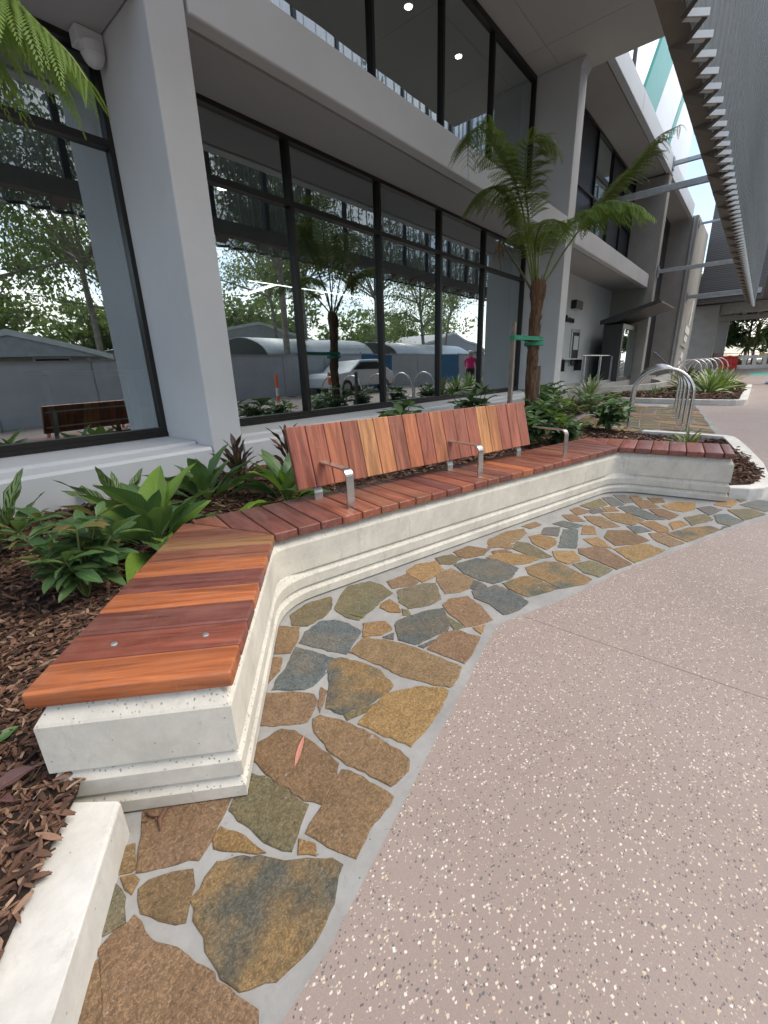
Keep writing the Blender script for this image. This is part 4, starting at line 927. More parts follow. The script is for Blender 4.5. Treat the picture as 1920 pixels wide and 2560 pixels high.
# right hand side of the bed
for i,(x,y,h,n,l,lab) in enumerate([(5.75,2.25,.42,9,.20,'dense dark green shrub just right of the backrest end'),(6.2,1.95,.30,7,.20,'low pale leaved shrub under the third armrest'),(6.9,2.45,.40,9,.20,'bushy green shrub right of the fern trunk'),(7.7,2.85,.42,9,.20,'rounded green shrub behind the fern trunk'),(8.6,3.2,.40,8,.20,'green shrub in front of the fin wall'),(9.7,3.4,.42,8,.20,'dark twiggy shrub at the foot of the fin wall'),(7.45,1.66,.46,10,.21,'leafy shrub standing beside the nearest bicycle hoop'),(4.45,3.3,.50,7,.24,'leaf tuft showing above the backrest in front of the window'),(6.35,3.45,.55,8,.22,'dark leaved shrub behind the timber stake')]):
    shrub('leafy_shrub', lab, 'shrub', g1(x,y), 'shrub', ['leaf_shrub','leaf_shrub','leaf_rib','leaf_big'], n+2, h*1.12, l*1.12, 6, 3, 'stem_dark', 'shrubs along the wall', .8, 1.0, 'leaf_lime' if i in (1,2,4) else None)
rosette('variegated_clump', 'cream striped strap leaf clump by the low concrete wall', 'plant', (11.0,2.95,hm(11,2.95)), 'strap', ['leaf_var'], 60, .75, (.2,1.45), .14, wd=1.5)
rosette('bromeliad', 'reddish spiky bromeliad in mulch beside the far bench planks', 'plant', g1(6.75,.55), 'strap', ['leaf_strap','leaf_red','leaf_purple'], 26, .32, (.15,1.3), .04, wd=2.2)
rosette('bromeliad', 'yellow orange bromeliad beyond the shrub by the hoops', 'plant', g1(9.4,2.85), 'strap', ['leaf_bronze','leaf_strap'], 30, .42, (.15,1.3), .05, wd=2.2)
for i,(x,y,l,mt,lab) in enumerate([(15.2,1.0,.75,['leaf_strap','leaf_var'],'yellow green strap leaf clump nearest in the second garden bed'),(16.3,.9,.8,['leaf_strap','leaf_lime'],'bright green strap leaf clump in the middle of the second garden bed'),(17.4,.75,.75,['leaf_strap','leaf_var'],'strap leaf clump near the outer kerb of the second garden bed'),(16.5,1.7,.85,['leaf_strap','leaf_var','leaf_dark'],'tall mixed strap leaf clump behind the hoop tops'),(18.4,1.3,.7,['leaf_var'],'cream striped clump at the back of the second garden bed')]):
    rosette('strap_leaf_clump', lab, 'plant', (x,y,hm2(x,y)), 'strap', mt, 46, l, (.05,1.35), .16, 'strap leaf clumps in the second bed', 1.6)
rosette('spiky_plant', 'dark spiky rosette between the two rows of hoops', 'plant', (19.2,1.9,zg(19)+.13), 'strap', ['leaf_dark'], 30, .8, (.2,1.3), .08, wd=2)
rosette('ground_cover', 'low green tuft on the mulch at the back of the second garden bed', 'plant', (14.6,2.2,hm2(14.6,2.2)), 'strap', ['leaf_strap','leaf_shrub'], 24, .35, (.1,1.2), .3, wd=1.5)
# fallen leaves on the paving
for (x,y,yw,l,mt,lab) in ((.68,.995,R(-144.6),.135,'leaf_fall','pinkish fallen gum leaf lying on a brown paving stone'),(1.43,1.43,R(-75),.11,'leaf_bronze','curled yellow fallen leaf lying by a pale joint of the paving')):
    if mt == 'leaf_fall' and 'leaf_fall' not in M: M['leaf_fall'] = mk_leaf('fallen_gum_leaf', (.50,.20,.15), (.55,.24,.18), .5, (.42,.14,.10), .05)
    t = thing('fallen_leaf', lab, 'leaf', (x,y,.013)); put_leaf(t, 'fall', mt, (-l/2,0,.003), 0, -.01, l, .1, 1.0); t.rotation_euler[2] = yw

for (x,y,yw,l,lab) in ((.27,1.12,.9,.07,'dark bark scrap on the paving in the corner of kerb and bench'),(.255,1.16,2.0,.05,'small bark splinter on the paving beside the kerb corner'),(2.35,1.66,.3,.04,'tiny dry leaf scrap under the middle of the bench')):
    t = thing('bark_scrap', lab, 'bark scrap', (x,y,.012)); mb = MB(); P = [Vector((-l/2,0,.004)),Vector((-.1*l,.12*l,.012)),Vector((.3*l,.05*l,.008)),Vector((l/2,-.1*l,.005))]; mb.add(*tube_geo(P,[.002,.007,.006,.001],5)); mb.build('scrap', M['chips'], t, True, False); mb = MB(); mb.add(*tube_geo([Vector((0,.02,.003)),Vector((.3*l,.03,.006))],[.003,.001],4)); mb.build('splinter', M['chips'], t, True, False); t.rotation_euler[2] = yw
# ---------------------------------------------------------------- tree ferns
def frond(P, pl, mat, parent, start=.25, stemr=.012, npair=24, droop=.5, stem='stem', tiprad=.003, npn=13, name='frond'):
    P = catmull(P, 8); n = len(P); cum = [0]
    for a,b in zip(P,P[1:]): cum.append(cum[-1]+(b-a).length)
    tot = cum[-1]
    def at(s):
        s *= tot
        for i in range(n-1):
            if cum[i+1] >= s: k = (s-cum[i])/max(1e-6,cum[i+1]-cum[i]); return P[i].lerp(P[i+1],k),(P[i+1]-P[i]).normalized()
        return P[-1],(P[-1]-P[-2]).normalized()
    V,Fc = tube_geo(P, [stemr*(1-k/n)+tiprad for k in range(n)], 7)
    root = mesh(name, V, Fc, M[stem], parent, True, True)
    mb = MB(); up = Vector((0,0,1))
    for i in range(npair):
        f = (i+.5)/npair; s = start+(1-start)*f; p,t = at(s)
        lat = t.cross(up)
        if lat.length < .25: lat = lat+Vector((.4,-.5,0))
        lat.normalize(); env = math.sin(math.pi*min(1,(.18+.82*f)**.75))**.7 if f < .97 else .25
        for sd in (-1,1):
            L_ = pl*env*rng.uniform(.82,1.1); d0 = (lat*sd*.85+t*.55+Vector((0,0,.12))).normalized(); dr = droop*rng.uniform(.6,1.5); pts = []
            for k in range(npn+1):
                g = k/npn; pts.append(p+d0*L_*g+Vector((0,0,-1))*L_*dr*g*g)
            for k in range(npn):
                a,b = pts[k],pts[k+1]; tt = (b-a).normalized(); g = (k+.5)/npn
                sdv = tt.cross(up); sdv = sdv.normalized() if sdv.length > .1 else lat
                wl = L_*.235*(math.sin(math.pi*min(1,.22+.78*g))**.8+.05)
                for e in (-1,1):
                    dd = (sdv*e*.9+tt*.55+Vector((0,0,-.28))).normalized(); w2 = tt*(b-a).length*.62
                    mb.add([a,a+dd*wl*.55+w2*.9,a+dd*wl+w2*.6,a+dd*wl*.5-w2*.5],[(0,1,2,3)])
    me = mb.build('pinnae', M[mat], root); me.data.uv_layers.new(); return root
TF = thing('tree_fern', 'tree fern with fibrous brown trunk standing behind the bench backrest', 'tree fern', (7.0,2.78,.25))
tk = [(7.02,2.74,.15),(7.0,2.76,.7),(6.97,2.77,1.3),(7.0,2.78,1.8),(7.02,2.78,2.2),(7.0,2.77,2.46)]
P = catmull(tk,14); V = []; Fc = []; sg = 28
for i,p in enumerate(P):
    f = i/(len(P)-1); r = .092-.018*f+.034*sstep(.70,.88,f)*(1-sstep(.93,1,f)*.6)
    for k in range(sg):
        a = 2*math.pi*k/sg; q_ = r*(1+.16*mnoise.noise(Vector((math.cos(a)*3,math.sin(a)*3,p.z*3.5)))+.12*mnoise.noise(Vector((math.cos(a)*9,math.sin(a)*9,p.z*6)))); V.append((p.x+math.cos(a)*q_,p.y+math.sin(a)*q_,p.z))
for i in range(len(P)-1):
    for k in range(sg): a = i*sg+k; b = i*sg+(k+1)%sg; Fc.append((a,b,b+sg,a+sg))
Fc.append(tuple(range((len(P)-1)*sg,len(P)*sg)))
trunk = mesh('trunk', V, Fc, M['bark'], TF, True)
mb = MB()
for i in range(150):   # shaggy leaf bases and fibres
    f = rng.random()**.8; p = P[int(f*(len(P)-1))]; a = rng.uniform(0,6.283); r = .082-.016*f; d = Vector((math.cos(a),math.sin(a),0)); b = p+d*r*.9
    mb.add(*tube_geo([b,b+d*.022+Vector((0,0,.05)),b+d*rng.uniform(.01,.045)+Vector((0,0,rng.uniform(.08,.15)))], [.009,.007,.001], 4))
mb.build('fibre', M['bark'], trunk)['kind'] = 'stuff'
FR = [('frond',.46,[(6.97,2.82,2.4),(6.82,2.94,3.15),(6.65,3.05,3.64),(6.48,3.18,3.94),(6.22,3.37,4.24),(6.01,3.43,4.1),(5.92,3.4,3.75)],.42,.55),
 ('frond',.42,[(6.96,2.84,2.4),(7.03,3.07,3.12),(7.03,3.2,3.48),(6.94,3.38,3.72),(6.72,3.59,3.72),(6.5,3.78,3.42)],.38,.7),
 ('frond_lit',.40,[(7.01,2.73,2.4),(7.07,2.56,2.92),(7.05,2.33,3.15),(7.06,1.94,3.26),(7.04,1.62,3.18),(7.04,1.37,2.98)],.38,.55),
 ('frond',.50,[(7.02,2.7,2.4),(7.31,2.49,2.91),(7.52,2.32,3.25),(7.75,2.06,3.67),(7.96,1.86,3.94),(8.15,1.67,4.23),(8.3,1.44,4.35)],.42,.8),
 ('frond',.34,[(6.99,2.78,2.4),(6.59,2.69,2.79),(6.33,2.53,2.97),(6.16,2.29,2.97),(6.06,2.13,2.76)],.35,.6),
 ('frond',.30,[(6.98,2.8,2.4),(7.3,3.08,3.02),(7.53,3.29,3.25),(7.68,3.45,3.31),(7.82,3.63,3.24)],.45,.6),
 ('frond',.42,[(6.98,2.79,2.4),(6.64,2.83,3.18),(6.42,2.83,3.63),(6.34,2.76,3.96),(6.42,2.57,3.97),(6.49,2.4,3.79)],.45,.6),
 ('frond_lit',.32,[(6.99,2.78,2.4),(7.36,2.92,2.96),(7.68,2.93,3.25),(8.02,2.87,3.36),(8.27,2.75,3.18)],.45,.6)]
for mt,pl,pts,st,dr in FR: frond(pts, pl*1.15, mt, TF, st-.06, .013, 30, dr, npn=16)
o = frond([(6.97,2.83,2.3),(6.98,3.06,2.63),(7.0,3.27,2.9),(6.99,3.40,3.12),(6.98,3.42,2.96),(7.0,3.38,2.66)], .13, 'frond_dead', TF, .62, .016, 18, 1.6, 'stem_dark', .003, 7, 'dead_frond'); o['label'] = 'withered brown frond hanging from a bare stem'
TF2 = thing('tree_fern', 'tree fern left of the picture whose bright fronds hang into the top left corner', 'tree fern', (-.9,2.3,.2))
P = catmull([(-.9,2.3,.1),(-.88,2.28,1.2),(-.9,2.3,2.0)],10); V,Fc = tube_geo(P, .11, 18); mesh('trunk', V, Fc, M['bark'], TF2, True)
for k,(pts,pl) in enumerate(([[(-.9,2.3,1.95),(-.1,2.15,2.40),(.451,1.948,2.36),(.519,1.88,2.35),(.569,1.813,2.29),(.623,1.774,2.23),(.675,1.73,2.165),(.70,1.70,2.10)],.30],[[(-.9,2.3,1.95),(-.1,2.25,2.30),(.419,2.058,2.27),(.491,1.99,2.25),(.527,1.929,2.19),(.545,1.904,2.12)],.28],[[(-.9,2.3,1.95),(-.1,2.2,2.42),(.40,2.02,2.40),(.50,1.93,2.36),(.56,1.86,2.28),(.60,1.83,2.20)],.27],[[(-.9,2.3,1.95),(-1.2,2.0,2.4),(-1.5,1.8,2.5),(-1.8,1.7,2.3)],.3],[[(-.9,2.3,1.95),(-1.1,2.7,2.4),(-1.3,3.1,2.5),(-1.5,3.4,2.3)],.3])):
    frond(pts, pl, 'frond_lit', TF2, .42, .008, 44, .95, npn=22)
def stake(x,y,z0,z1,label):
    t = thing('tree_stake', label, 'stake', (x,y,z0), 'timber stakes of the tree fern'); box('stake_post', x-.028,x+.028,y-.028,y+.028,z0-.1,z1,M['timber'],t,.004)
stake(6.19,2.755,.25,1.84,'weathered timber stake on the left of the fern trunk')
stake(7.55,2.86,.28,1.25,'short timber stake half hidden behind the fern trunk')
t = thing('tree_tie', 'green webbing tie looped from the stake to the fern trunk', 'tie', (6.6,2.76,1.6))
def band(P, h, th, name, z):
    mb = MB(); V = []; n = len(P)
    for i,(x,y) in enumerate(P): V += [(x,y,z-h/2),(x,y,z+h/2)]
    mb.add(V, [(2*i,2*i+2,2*i+3,2*i+1) for i in range(n-1)]); o = mb.build(name, M['web'], t); md = o.modifiers.new('thickness','SOLIDIFY'); md.thickness = .004; md.offset = 1
band([(6.15,2.79),(6.15,2.72),(6.23,2.715),(6.5,2.70),(6.85,2.655)]+[(6.985+.135*math.cos(a),2.77+.135*math.sin(a)) for a in [R(-125+k*22) for k in range(12)]]+[(6.6,2.80),(6.23,2.80),(6.15,2.79)], .055, .004, 'loop', 1.645)
band([(6.985+.14*math.cos(a),2.77+.14*math.sin(a)) for a in [R(k*20) for k in range(19)]], .05, .004, 'wrap', 1.575)

# ---------------------------------------------------------------- fittings of the recessed bay
def lettering(txt, size, M4, m, depth=.02):
    cu = bpy.data.curves.new('lettering','FONT'); cu.body = txt; cu.size = size; cu.extrude = depth; cu.resolution_u = 3
    ob = bpy.data.objects.new('tmp', cu); C.objects.link(ob); dg = bpy.context.evaluated_depsgraph_get(); me = bpy.data.meshes.new_from_object(ob.evaluated_get(dg)); bpy.data.objects.remove(ob)
    me.transform(M4); me.materials.clear(); me.materials.append(m); return me
me = lettering('Return', .30, Matrix.Translation((15.62,5.18,2.60)) @ Matrix.Rotation(R(90),4,'X'), M['black'])
tag(link('wall_lettering', me), 'black raised lettering reading Return on the recessed bay wall', 'lettering')
t = thing('wall_light', 'black box wall light above the lettering in the recessed bay', 'wall light', (16.4,5.1,3.0)); box('housing', 16.05,16.75,5.02,5.195,3.02,3.28,M['black'],t,.01); box('lens', 16.1,16.7,5.04,5.17,3.008,3.017,M['white'],t)
t = thing('return_chute', 'tall dark return chute panel with screen on the recessed bay wall', 'chute', (16.8,5.19,1.3))
box('surround', 16.35,17.25,5.165,5.198,1.22,2.42,M['galv'],t,.02,2); box('panel', 16.47,17.13,5.15,5.163,1.32,2.32,M['black'],t,.005); box('screen', 16.55,17.05,5.143,5.149,1.75,2.2,M['white'],t); box('slot', 16.45,17.15,5.12,5.15,1.25,1.42,M['black'],t,.01)
t = thing('wall_shelf', 'thin dark shelf bracketed to the recessed bay wall', 'shelf', (16,5.1,1.4)); box('board', 15.0,17.3,4.92,5.195,1.42,1.46,M['galv'],t); box('bracket', 15.2,15.25,4.95,5.195,1.05,1.415,M['black'],t); box('bracket', 17.0,17.05,4.95,5.195,1.05,1.415,M['black'],t)
t = thing('kiosk', 'charcoal kiosk cabinet with mirror front in the recessed bay', 'kiosk', (19.8,4.35,.6))
box('cabinet', 18.6,20.95,4.10,4.75,.60,2.62,M['charcoal'],t,.01); box('front_panel', 18.75,20.8,4.075,4.098,.75,2.45,M['glass'],t); box('door', 18.585,18.598,4.2,4.65,.7,2.3,M['charcoal'],t)
t = thing('canopy', 'dark louvred canopy tilted up above the kiosk', 'canopy', (19.8,4.0,2.7))
for i in range(6):
    y = 4.75-i*.30; z = 2.68+i*.085; mesh('louvre', [(18.2,y,z),(21.0,y,z),(21.0,y-.31,z+.1),(18.2,y-.31,z+.1),(18.2,y,z-.05),(21.0,y,z-.05),(21.0,y-.31,z+.05),(18.2,y-.31,z+.05)], [(0,3,2,1),(4,5,6,7),(0,1,5,4),(1,2,6,5),(2,3,7,6),(3,0,4,7)], M['charcoal'], t)
mesh('side_plate', [(18.19,4.8,2.6),(18.19,4.2,2.66),(18.19,3.0,3.2),(18.19,3.0,3.26),(18.19,4.8,2.74)], [(0,1,2,3,4)], M['charcoal'], t)
t = thing('handrail', 'steel handrail frame on the ramp in front of the kiosk', 'handrail', (17.5,4.3,.6))
tube('top_rail', [(14.9,4.35,1.52),(18.9,4.35,1.53),(20.0,4.2,1.53)], .03, M['steel'], t); box('base_plate', 14.8,19.0,4.28,4.42,.60,.68,M['galv'],t)
for x in (15.2,17.0,18.6,19.6): box('post', x-.03,x+.03,4.31,4.37,.6,1.5,M['galv'],t)
t = thing('wall_handrail', 'short sloping wall handrail on the concrete fin', 'handrail', (28,4.0,1.3)); tube('rail', [(27.9,4.5,1.75),(27.9,4.42,1.72),(27.9,3.75,1.1)], .025, M['steel'], t); tube('bracket', [(27.9,4.4,1.7),(28.0,4.4,1.62)], .015, M['steel'], t)
# sign shapes on the narrow concrete face
t = thing('wall_sign', 'cluster of white raised sign shapes on the concrete fin', 'sign', (30,3.45,3))
def shape(name, P, m='bwhite', y=3.46):
    n = len(P); V = [(x,y,z) for x,z in P]+[(x,3.498,z) for x,z in P]; mesh(name, V, [tuple(range(n)),tuple(range(n,2*n))[::-1]]+[(i,n+i,n+(i+1)%n,(i+1)%n) for i in range(n)], M[m], t)
shape('blade', [(30.6,3.05),(30.9,3.1),(31.3,3.55),(31.1,3.62),(31.35,4.35),(31.15,4.42),(30.75,3.8),(30.65,3.3)])
shape('crest', [(29.5,2.72),(31.2,2.60),(31.3,2.95),(31.0,2.88),(30.8,3.02),(30.5,2.92),(30.2,3.08),(30.0,2.98),(29.6,3.12),(29.55,2.95)])
shape('tile', [(29.7,2.30),(30.7,2.22),(30.75,2.52),(29.75,2.60)])
shape('ledge', [(29.0,2.02),(30.8,1.92),(30.8,1.96),(29.0,2.06)], 'galv', 3.42)
shape('glyph', [(29.4,1.45),(29.9,1.38),(29.95,1.25),(30.2,1.28),(30.3,1.62),(30.0,1.66),(29.9,1.72),(29.5,1.74)])
shape('glyph', [(29.0,.98),(29.2,.88),(29.9,.86),(30.1,1.0),(30.05,1.18),(29.7,1.16),(29.5,1.25),(29.1,1.22)])

# ---------------------------------------------------------------- far end of the footpath
M['mint'] = plain('mint_ground_paint', (.13,.40,.32), .8, 0, .1, 2, .1, 40)
sheet('painted_patch', [(30.5,.25),(36.2,.62),(36.2,-1.4),(30.4,-1.2)], .005, M['mint'])
def barrier(x,y,ang,m,label,L_=2.0,h=.95):
    t = thing('water_barrier', label, 'barrier', (x,y,zg(x)), 'plastic barriers across the far path'); bm = bmesh.new()
    for a in ((-L_/2,L_/2,-.24,.24,0,.3),(-L_/2+.05,L_/2-.05,-.13,.13,.74,.95)): bmbox(bm,*a)
    for k in range(5):
        c = -L_/2+.12+k*(L_-.24)/4; bmbox(bm, c-.11,c+.11,-.13,.13,.3,.74)
    bmesh.ops.bevel(bm, geom=bm.edges[:], offset=.03, segments=2, affect='EDGES', profile=.5)
    for k in (-.6,.0,.6): bmbox(bm, k-.14,k+.14,-.09,.09,.95,1.0)
    o = bmobj('shell', bm, m, None, True, 40); o.parent = t; t.rotation_euler[2] = ang
barrier(43.5,.45,R(90),M['bwhite'],'white plastic water barrier with open holes at the end of the path',2.6)
barrier(42.8,-2.2,R(90),M['bwhite'],'white plastic water barrier at the right edge of the picture',2.6)
barrier(43.4,1.95,R(90),M['red'],'red plastic barrier left of the white barrier',1.1,.95)
t = thing('mesh_fence', 'orange plastic mesh fence across the far garden', 'fence', (50,0,.6))
q = N('orange_mesh'); br = q.n.new('ShaderNodeTexBrick'); q.b.inputs['Base Color'].default_value = (.6,.13,.04,1); M['omesh'] = q.fin((.5,.12,.05), .6)
mb = MB()
for k in range(40): y = -6+k*.25; mb.add(*tube_geo([(50,y,.55),(50,y,1.75)], .012, 4))
for k in range(7): z = .6+k*.19; mb.add(*tube_geo([(50,-6,z),(50,4,z)], .012 if k < 6 else .03, 4))
mb.build('mesh', M['omesh'], t)
for y in (-4,-1.5,1,3.4): box('fence_post', 49.95,50.05,y-.04,y+.04,.5,1.85,M['timber'],t)
t = thing('notice', 'small yellow notice hung on the orange mesh fence', 'notice', (49.9,.0,1.5)); box('board', 49.88,49.92,-.28,.28,1.30,1.66,M['yellow'],t); box('backing', 49.922,49.93,-.3,.3,1.28,1.68,M['bwhite'],t)
t = thing('pale_post', 'leaning pale post behind the white barrier', 'post', (46,-.4,.6)); tube('shaft', [(46,-.55,.6),(46,-.15,2.9)], .05, M['bwhite'], t); tube('cap', [(46,-.15,2.9),(46,-.14,2.95)], .055, M['galv'], t)
t = thing('kerb_cover', 'pale yellow rounded cover lying beside the second garden bed', 'cover', (20.5,1.0,.3)); 
bm = bmesh.new(); bmbox(bm, 19.9,23.6,.55,1.25,.31,.46); bmesh.ops.bevel(bm, geom=bm.edges[:], offset=.06, segments=3, affect='EDGES', profile=.5); M['cream'] = plain('cream_plastic', (.62,.60,.36), .6, 0, .08, 3, .02, 40); bmobj('body', bm, M['cream'], t, True, 40); box('strap', 21.6,21.7,.54,1.26,.3,.468,M['galv'],t)
t = thing('blue_sheet', 'crumpled blue sheet on the path at the right picture edge', 'sheet', (22.5,-.5,zg(22.5)))
M['blue'] = plain('blue_tarpaulin', (.01,.11,.33), .6, 0, .2, 6, .3, 12); bm = bmesh.new(); bmesh.ops.create_grid(bm, x_segments=14, y_segments=14, size=.5)
for v in bm.verts: v.co.z = .05+.06*mnoise.noise(v.co*5); v.co += Vector((22.5,-.75,zg(22.5)))
o = bmobj('cloth', bm, M['blue'], t, True)

# ---------------------------------------------------------------- trees
def tree(name, label, x, y, h, cr, nl, seed, leaf='gum', leafl=.16, drop=.6, lean=(0,0), group=None, z0=None, cz=.62, tr=.16, nl_=9, flat=.55, bark='gumbark'):
    r = random.Random(seed); z0 = zg(x)-.05 if z0 is None else z0
    t = thing(name, label, 'tree', (x,y,z0), group); mb = MB(); cl = []
    top = Vector((lean[0]*h,lean[1]*h,h*cz)); base = catmull([(0,0,0),(lean[0]*h*.2+r.uniform(-.2,.2),lean[1]*h*.2+r.uniform(-.2,.2),h*.25),(top.x*.6,top.y*.6,h*.45),tuple(top)],6)
    mb.add(*tube_geo(base, [tr*(1-.6*k/len(base)) for k in range(len(base))], 10))
    for i in range(nl_):
        s = base[int(len(base)*r.uniform(.45,.99))]; a = i*2.4+r.uniform(-.5,.5); l = cr*r.uniform(.55,1.05); e = s+Vector((math.cos(a)*l,math.sin(a)*l,h*(1-cz)*r.uniform(.1,.95)))
        m_ = s.lerp(e,.5)+Vector((r.uniform(-.3,.3),r.uniform(-.3,.3),r.uniform(0,.5))); P = catmull([s,m_,e],5); mb.add(*tube_geo(P,[tr*.42*(1-.75*k/len(P)) for k in range(len(P))],6))
        cl += [(e,cr*r.uniform(.28,.48)),(m_,cr*r.uniform(.2,.34))]
        for _ in range(3):
            p = P[r.randrange(5,len(P))]; q_ = p+Vector((r.gauss(0,1),r.gauss(0,1),r.gauss(.2,.6)))*cr*.28; mb.add(*tube_geo([p,p.lerp(q_,.5)+Vector((0,0,.1)),q_],[tr*.14,tr*.09,tr*.03],5)); cl.append((q_,cr*r.uniform(.18,.34)))
    mb.build('trunk', M[bark], t, True, False)
    V = []; Fc = []
    for i in range(nl):
        c,s = cl[r.randrange(len(cl))]; d = Vector((r.gauss(0,1),r.gauss(0,1),r.gauss(0,flat))).normalized()*s*(r.random()**.45); p = c+d
        ax = Vector((r.gauss(0,.6),r.gauss(0,.6),-drop+r.gauss(0,.4))).normalized(); sd = ax.cross(Vector((r.gauss(0,1),r.gauss(0,1),r.gauss(0,1)))).normalized(); l = leafl*r.uniform(.6,1.5); w_ = l*r.uniform(.16,.32)
        n = len(V); V += [p,p+ax*l*.45+sd*w_,p+ax*l,p+ax*l*.45-sd*w_]; Fc.append((n,n+1,n+2,n+3))
    o = mesh('crown', V, Fc, M[leaf], t, False, False); o.data.uv_layers.new(); return t
# street trees on the far side of the hoarding, seen mirrored in the windows
TL = [(13.5,-6.9,11,3.6,'pale barked gum tree mirrored in the first large pane'),(18.5,-11.5,10,4.2,'wide spreading gum tree mirrored in the second large pane'),(26,-12,11,4.6,'drooping gum tree mirrored in the third large pane'),(33.5,-13,11,4.6,'leaning gum tree mirrored in the fourth large pane'),(7.5,-13,10,4.4,'dark leafy gum tree mirrored beside the near column'),(3.2,-12,9.5,4.6,'broad gum tree mirrored in the left window'),(-2.5,-15,11,5.0,'tall gum tree mirrored at the left picture edge'),(41,-16,12,5,'distant gum tree mirrored by the last pane'),(22,-19,13,5.2,'tall background gum tree mirrored above the curved roof'),(12,-20,12,5.2,'background gum tree mirrored behind the pale trunk')]
for i,(x,y,h,cr,lab) in enumerate(TL): tree('gum_tree', lab, x, y, h+2, cr, 10000, 11+i, lean=(rng.uniform(-.08,.08),rng.uniform(-.08,.08)), group='gum trees across the street', leafl=.175, tr=.18, nl_=11, cz=.48)
for i in range(9):
    x = -12+i*8.5; tree('background_tree', 'dense background tree mirrored low behind the street, %s from the left'%['first','second','third','fourth','fifth','sixth','seventh','eighth','ninth'][i], x, -27-3*(i%2), 6+i%3, 4.2, 4000, 90+i, group='background trees across the street', leafl=.42, tr=.2, nl_=12, cz=.32, drop=.2)
# garden behind the far fence
for i,(x,y,h,cr,lab) in enumerate([(58,6.5,9,4,'dark garden tree left of the spiky palm'),(62,1.5,10,4.5,'dark garden tree behind the spiky palm'),(60,-4,9,4.2,'dark garden tree at the right picture edge'),(56,4,5,2.6,'low dark bush behind the red barrier'),(57,-1.8,4.5,2.6,'low dark bush behind the white barrier')]):
    tree('garden_tree', lab, x, y, h, cr, 6500, 60+i, 'leaf_shrub', .34, .2, group='garden trees at the far end', cz=.38, tr=.16, nl_=12, bark='bark')
t = thing('spiky_palm', 'pale green spiky palm head in the far garden', 'palm', (53,.7,.6)); tube('trunk', [(53,.7,.5),(53,.75,1.8),(53,.65,3.1)], .09, M['bark'], t)
for (dy,dz,l) in ((0,3.2,1.5),(-.9,3.9,1.3),(.5,2.3,1.2)):
    for k in range(70): put_leaf(t, 'strap', 'leaf_var' if k%3 else 'leaf_strap', (0,dy,dz-.6), rng.uniform(0,6.28), rng.uniform(-.9,1.5), l*rng.uniform(.7,1.1), 0, 1.7)
for k in range(5): rosette('garden_palm', 'pale leafed understorey plant behind the orange fence, %s from the right'%['first','second','third','fourth','fifth'][k], 'plant', (51.5+rng.uniform(0,1.5),-4+k*1.9,.5), 'strap', ['leaf_strap','leaf_shrub','leaf_bronze'], 40, 1.3, (0,1.4), .2, 'understorey behind the orange fence', 2.2)

# ---------------------------------------------------------------- street side, seen only in the glass
M['hgrey'] = plain('grey_hoarding_sheet', (.42,.44,.46), .6, 0, .1, 1.5, .1, 20); M['hblue'] = plain('blue_hoarding_sheet', (.008,.12,.26), .5, 0, .1, 1.5, .05, 20)
ORDN = ['first','second','third','fourth','fifth','sixth','seventh','eighth','ninth','tenth','eleventh','twelfth','thirteenth','fourteenth','fifteenth']
for i in range(15):
    x = -5+i*2.5; bl = i in (9,12); z = zg(x+1.2)
    lab = {9:'blue site hoarding panel mirrored just right of the parked car',12:'blue site hoarding panel mirrored behind the person in pink'}.get(i, 'grey site hoarding panel mirrored in the windows, %s of the row from the left'%ORDN[i])
    t = thing('hoarding_panel', lab, 'hoarding', (x,-6.1,z), 'blue hoarding panels' if bl else 'grey hoarding panels')
    m_ = M['hblue'] if bl else M['hgrey']; box('sheet', x+.02,x+2.48,-6.12,-6.08,z+.05,z+.92,m_,t); box('sheet', x+.02,x+2.48,-6.14,-6.10,z+.90,z+1.80,m_,t); box('top_rail', x,x+2.5,-6.13,-6.07,z+1.80,z+1.85,M['galv'],t); box('post', x-.03,x+.03,-6.2,-6.13,z,z+1.9,M['galv'],t)
for i,(x,y,nm) in enumerate(((9.4,-2.6,'left'),(11.6,-2.3,'right'))):
    z = zg(x); t = thing('bollard', 'orange flexible bollard with silver band, %s of the two mirrored in the glass'%nm, 'bollard', (x,y,z), 'orange bollards'); tube('post', [(x,y,z+.04),(x,y,z+1.0),(x,y,z+1.06)], [.055,.055,.03], M['orange'], t, 14); tube('reflective_band', [(x,y,z+.35),(x,y,z+.62)], .058, M['bwhite'], t, 14); tube('foot', [(x,y,z),(x,y,z+.04)], .13, M['black'], t, 14)
for (xa,xb,lab) in ((14.2,22.5,'long curved sheet roof shelter mirrored behind the hoarding on the left'),(25,35.5,'long curved sheet roof shelter mirrored behind the hoarding on the right')):
    t = thing('curved_shelter', lab, 'shelter', ((xa+xb)/2,-12,.2), 'curved shelters'); V = []; n = 14
    for x in (xa,xb):
        for k in range(n+1): a = math.pi*(.08+.84*k/n); V.append((x,-12+2.6*math.cos(a),1.9+1.35*math.sin(a)))
    o = mesh('roof', V, [(k,k+1,n+2+k,n+1+k) for k in range(n)], M['galv'], t, True); md = o.modifiers.new('thickness','SOLIDIFY'); md.thickness = .05
    for x in (xa+.3,(xa+xb)/2,xb-.3):
        for y in (-14.3,-9.7): box('post', x-.06,x+.06,y-.06,y+.06,.1,2.3,M['galv'],t)
t = thing('lamp_post', 'pale green lamp post mirrored between the third and fourth panes', 'lamp post', (29.5,-9,.4)); tube('pole', [(29.5,-9,.3),(29.5,-9,4),(29.5,-9,9)], [.11,.09,.06], M['galv'], t); tube('arm', [(29.5,-9,8.8),(30.5,-8.6,9.2),(31.4,-8.3,9.2)], .04, M['galv'], t); box('lamp_head', 31.2,31.9,-8.45,-8.15,9.13,9.25,M['galv'],t,.02)
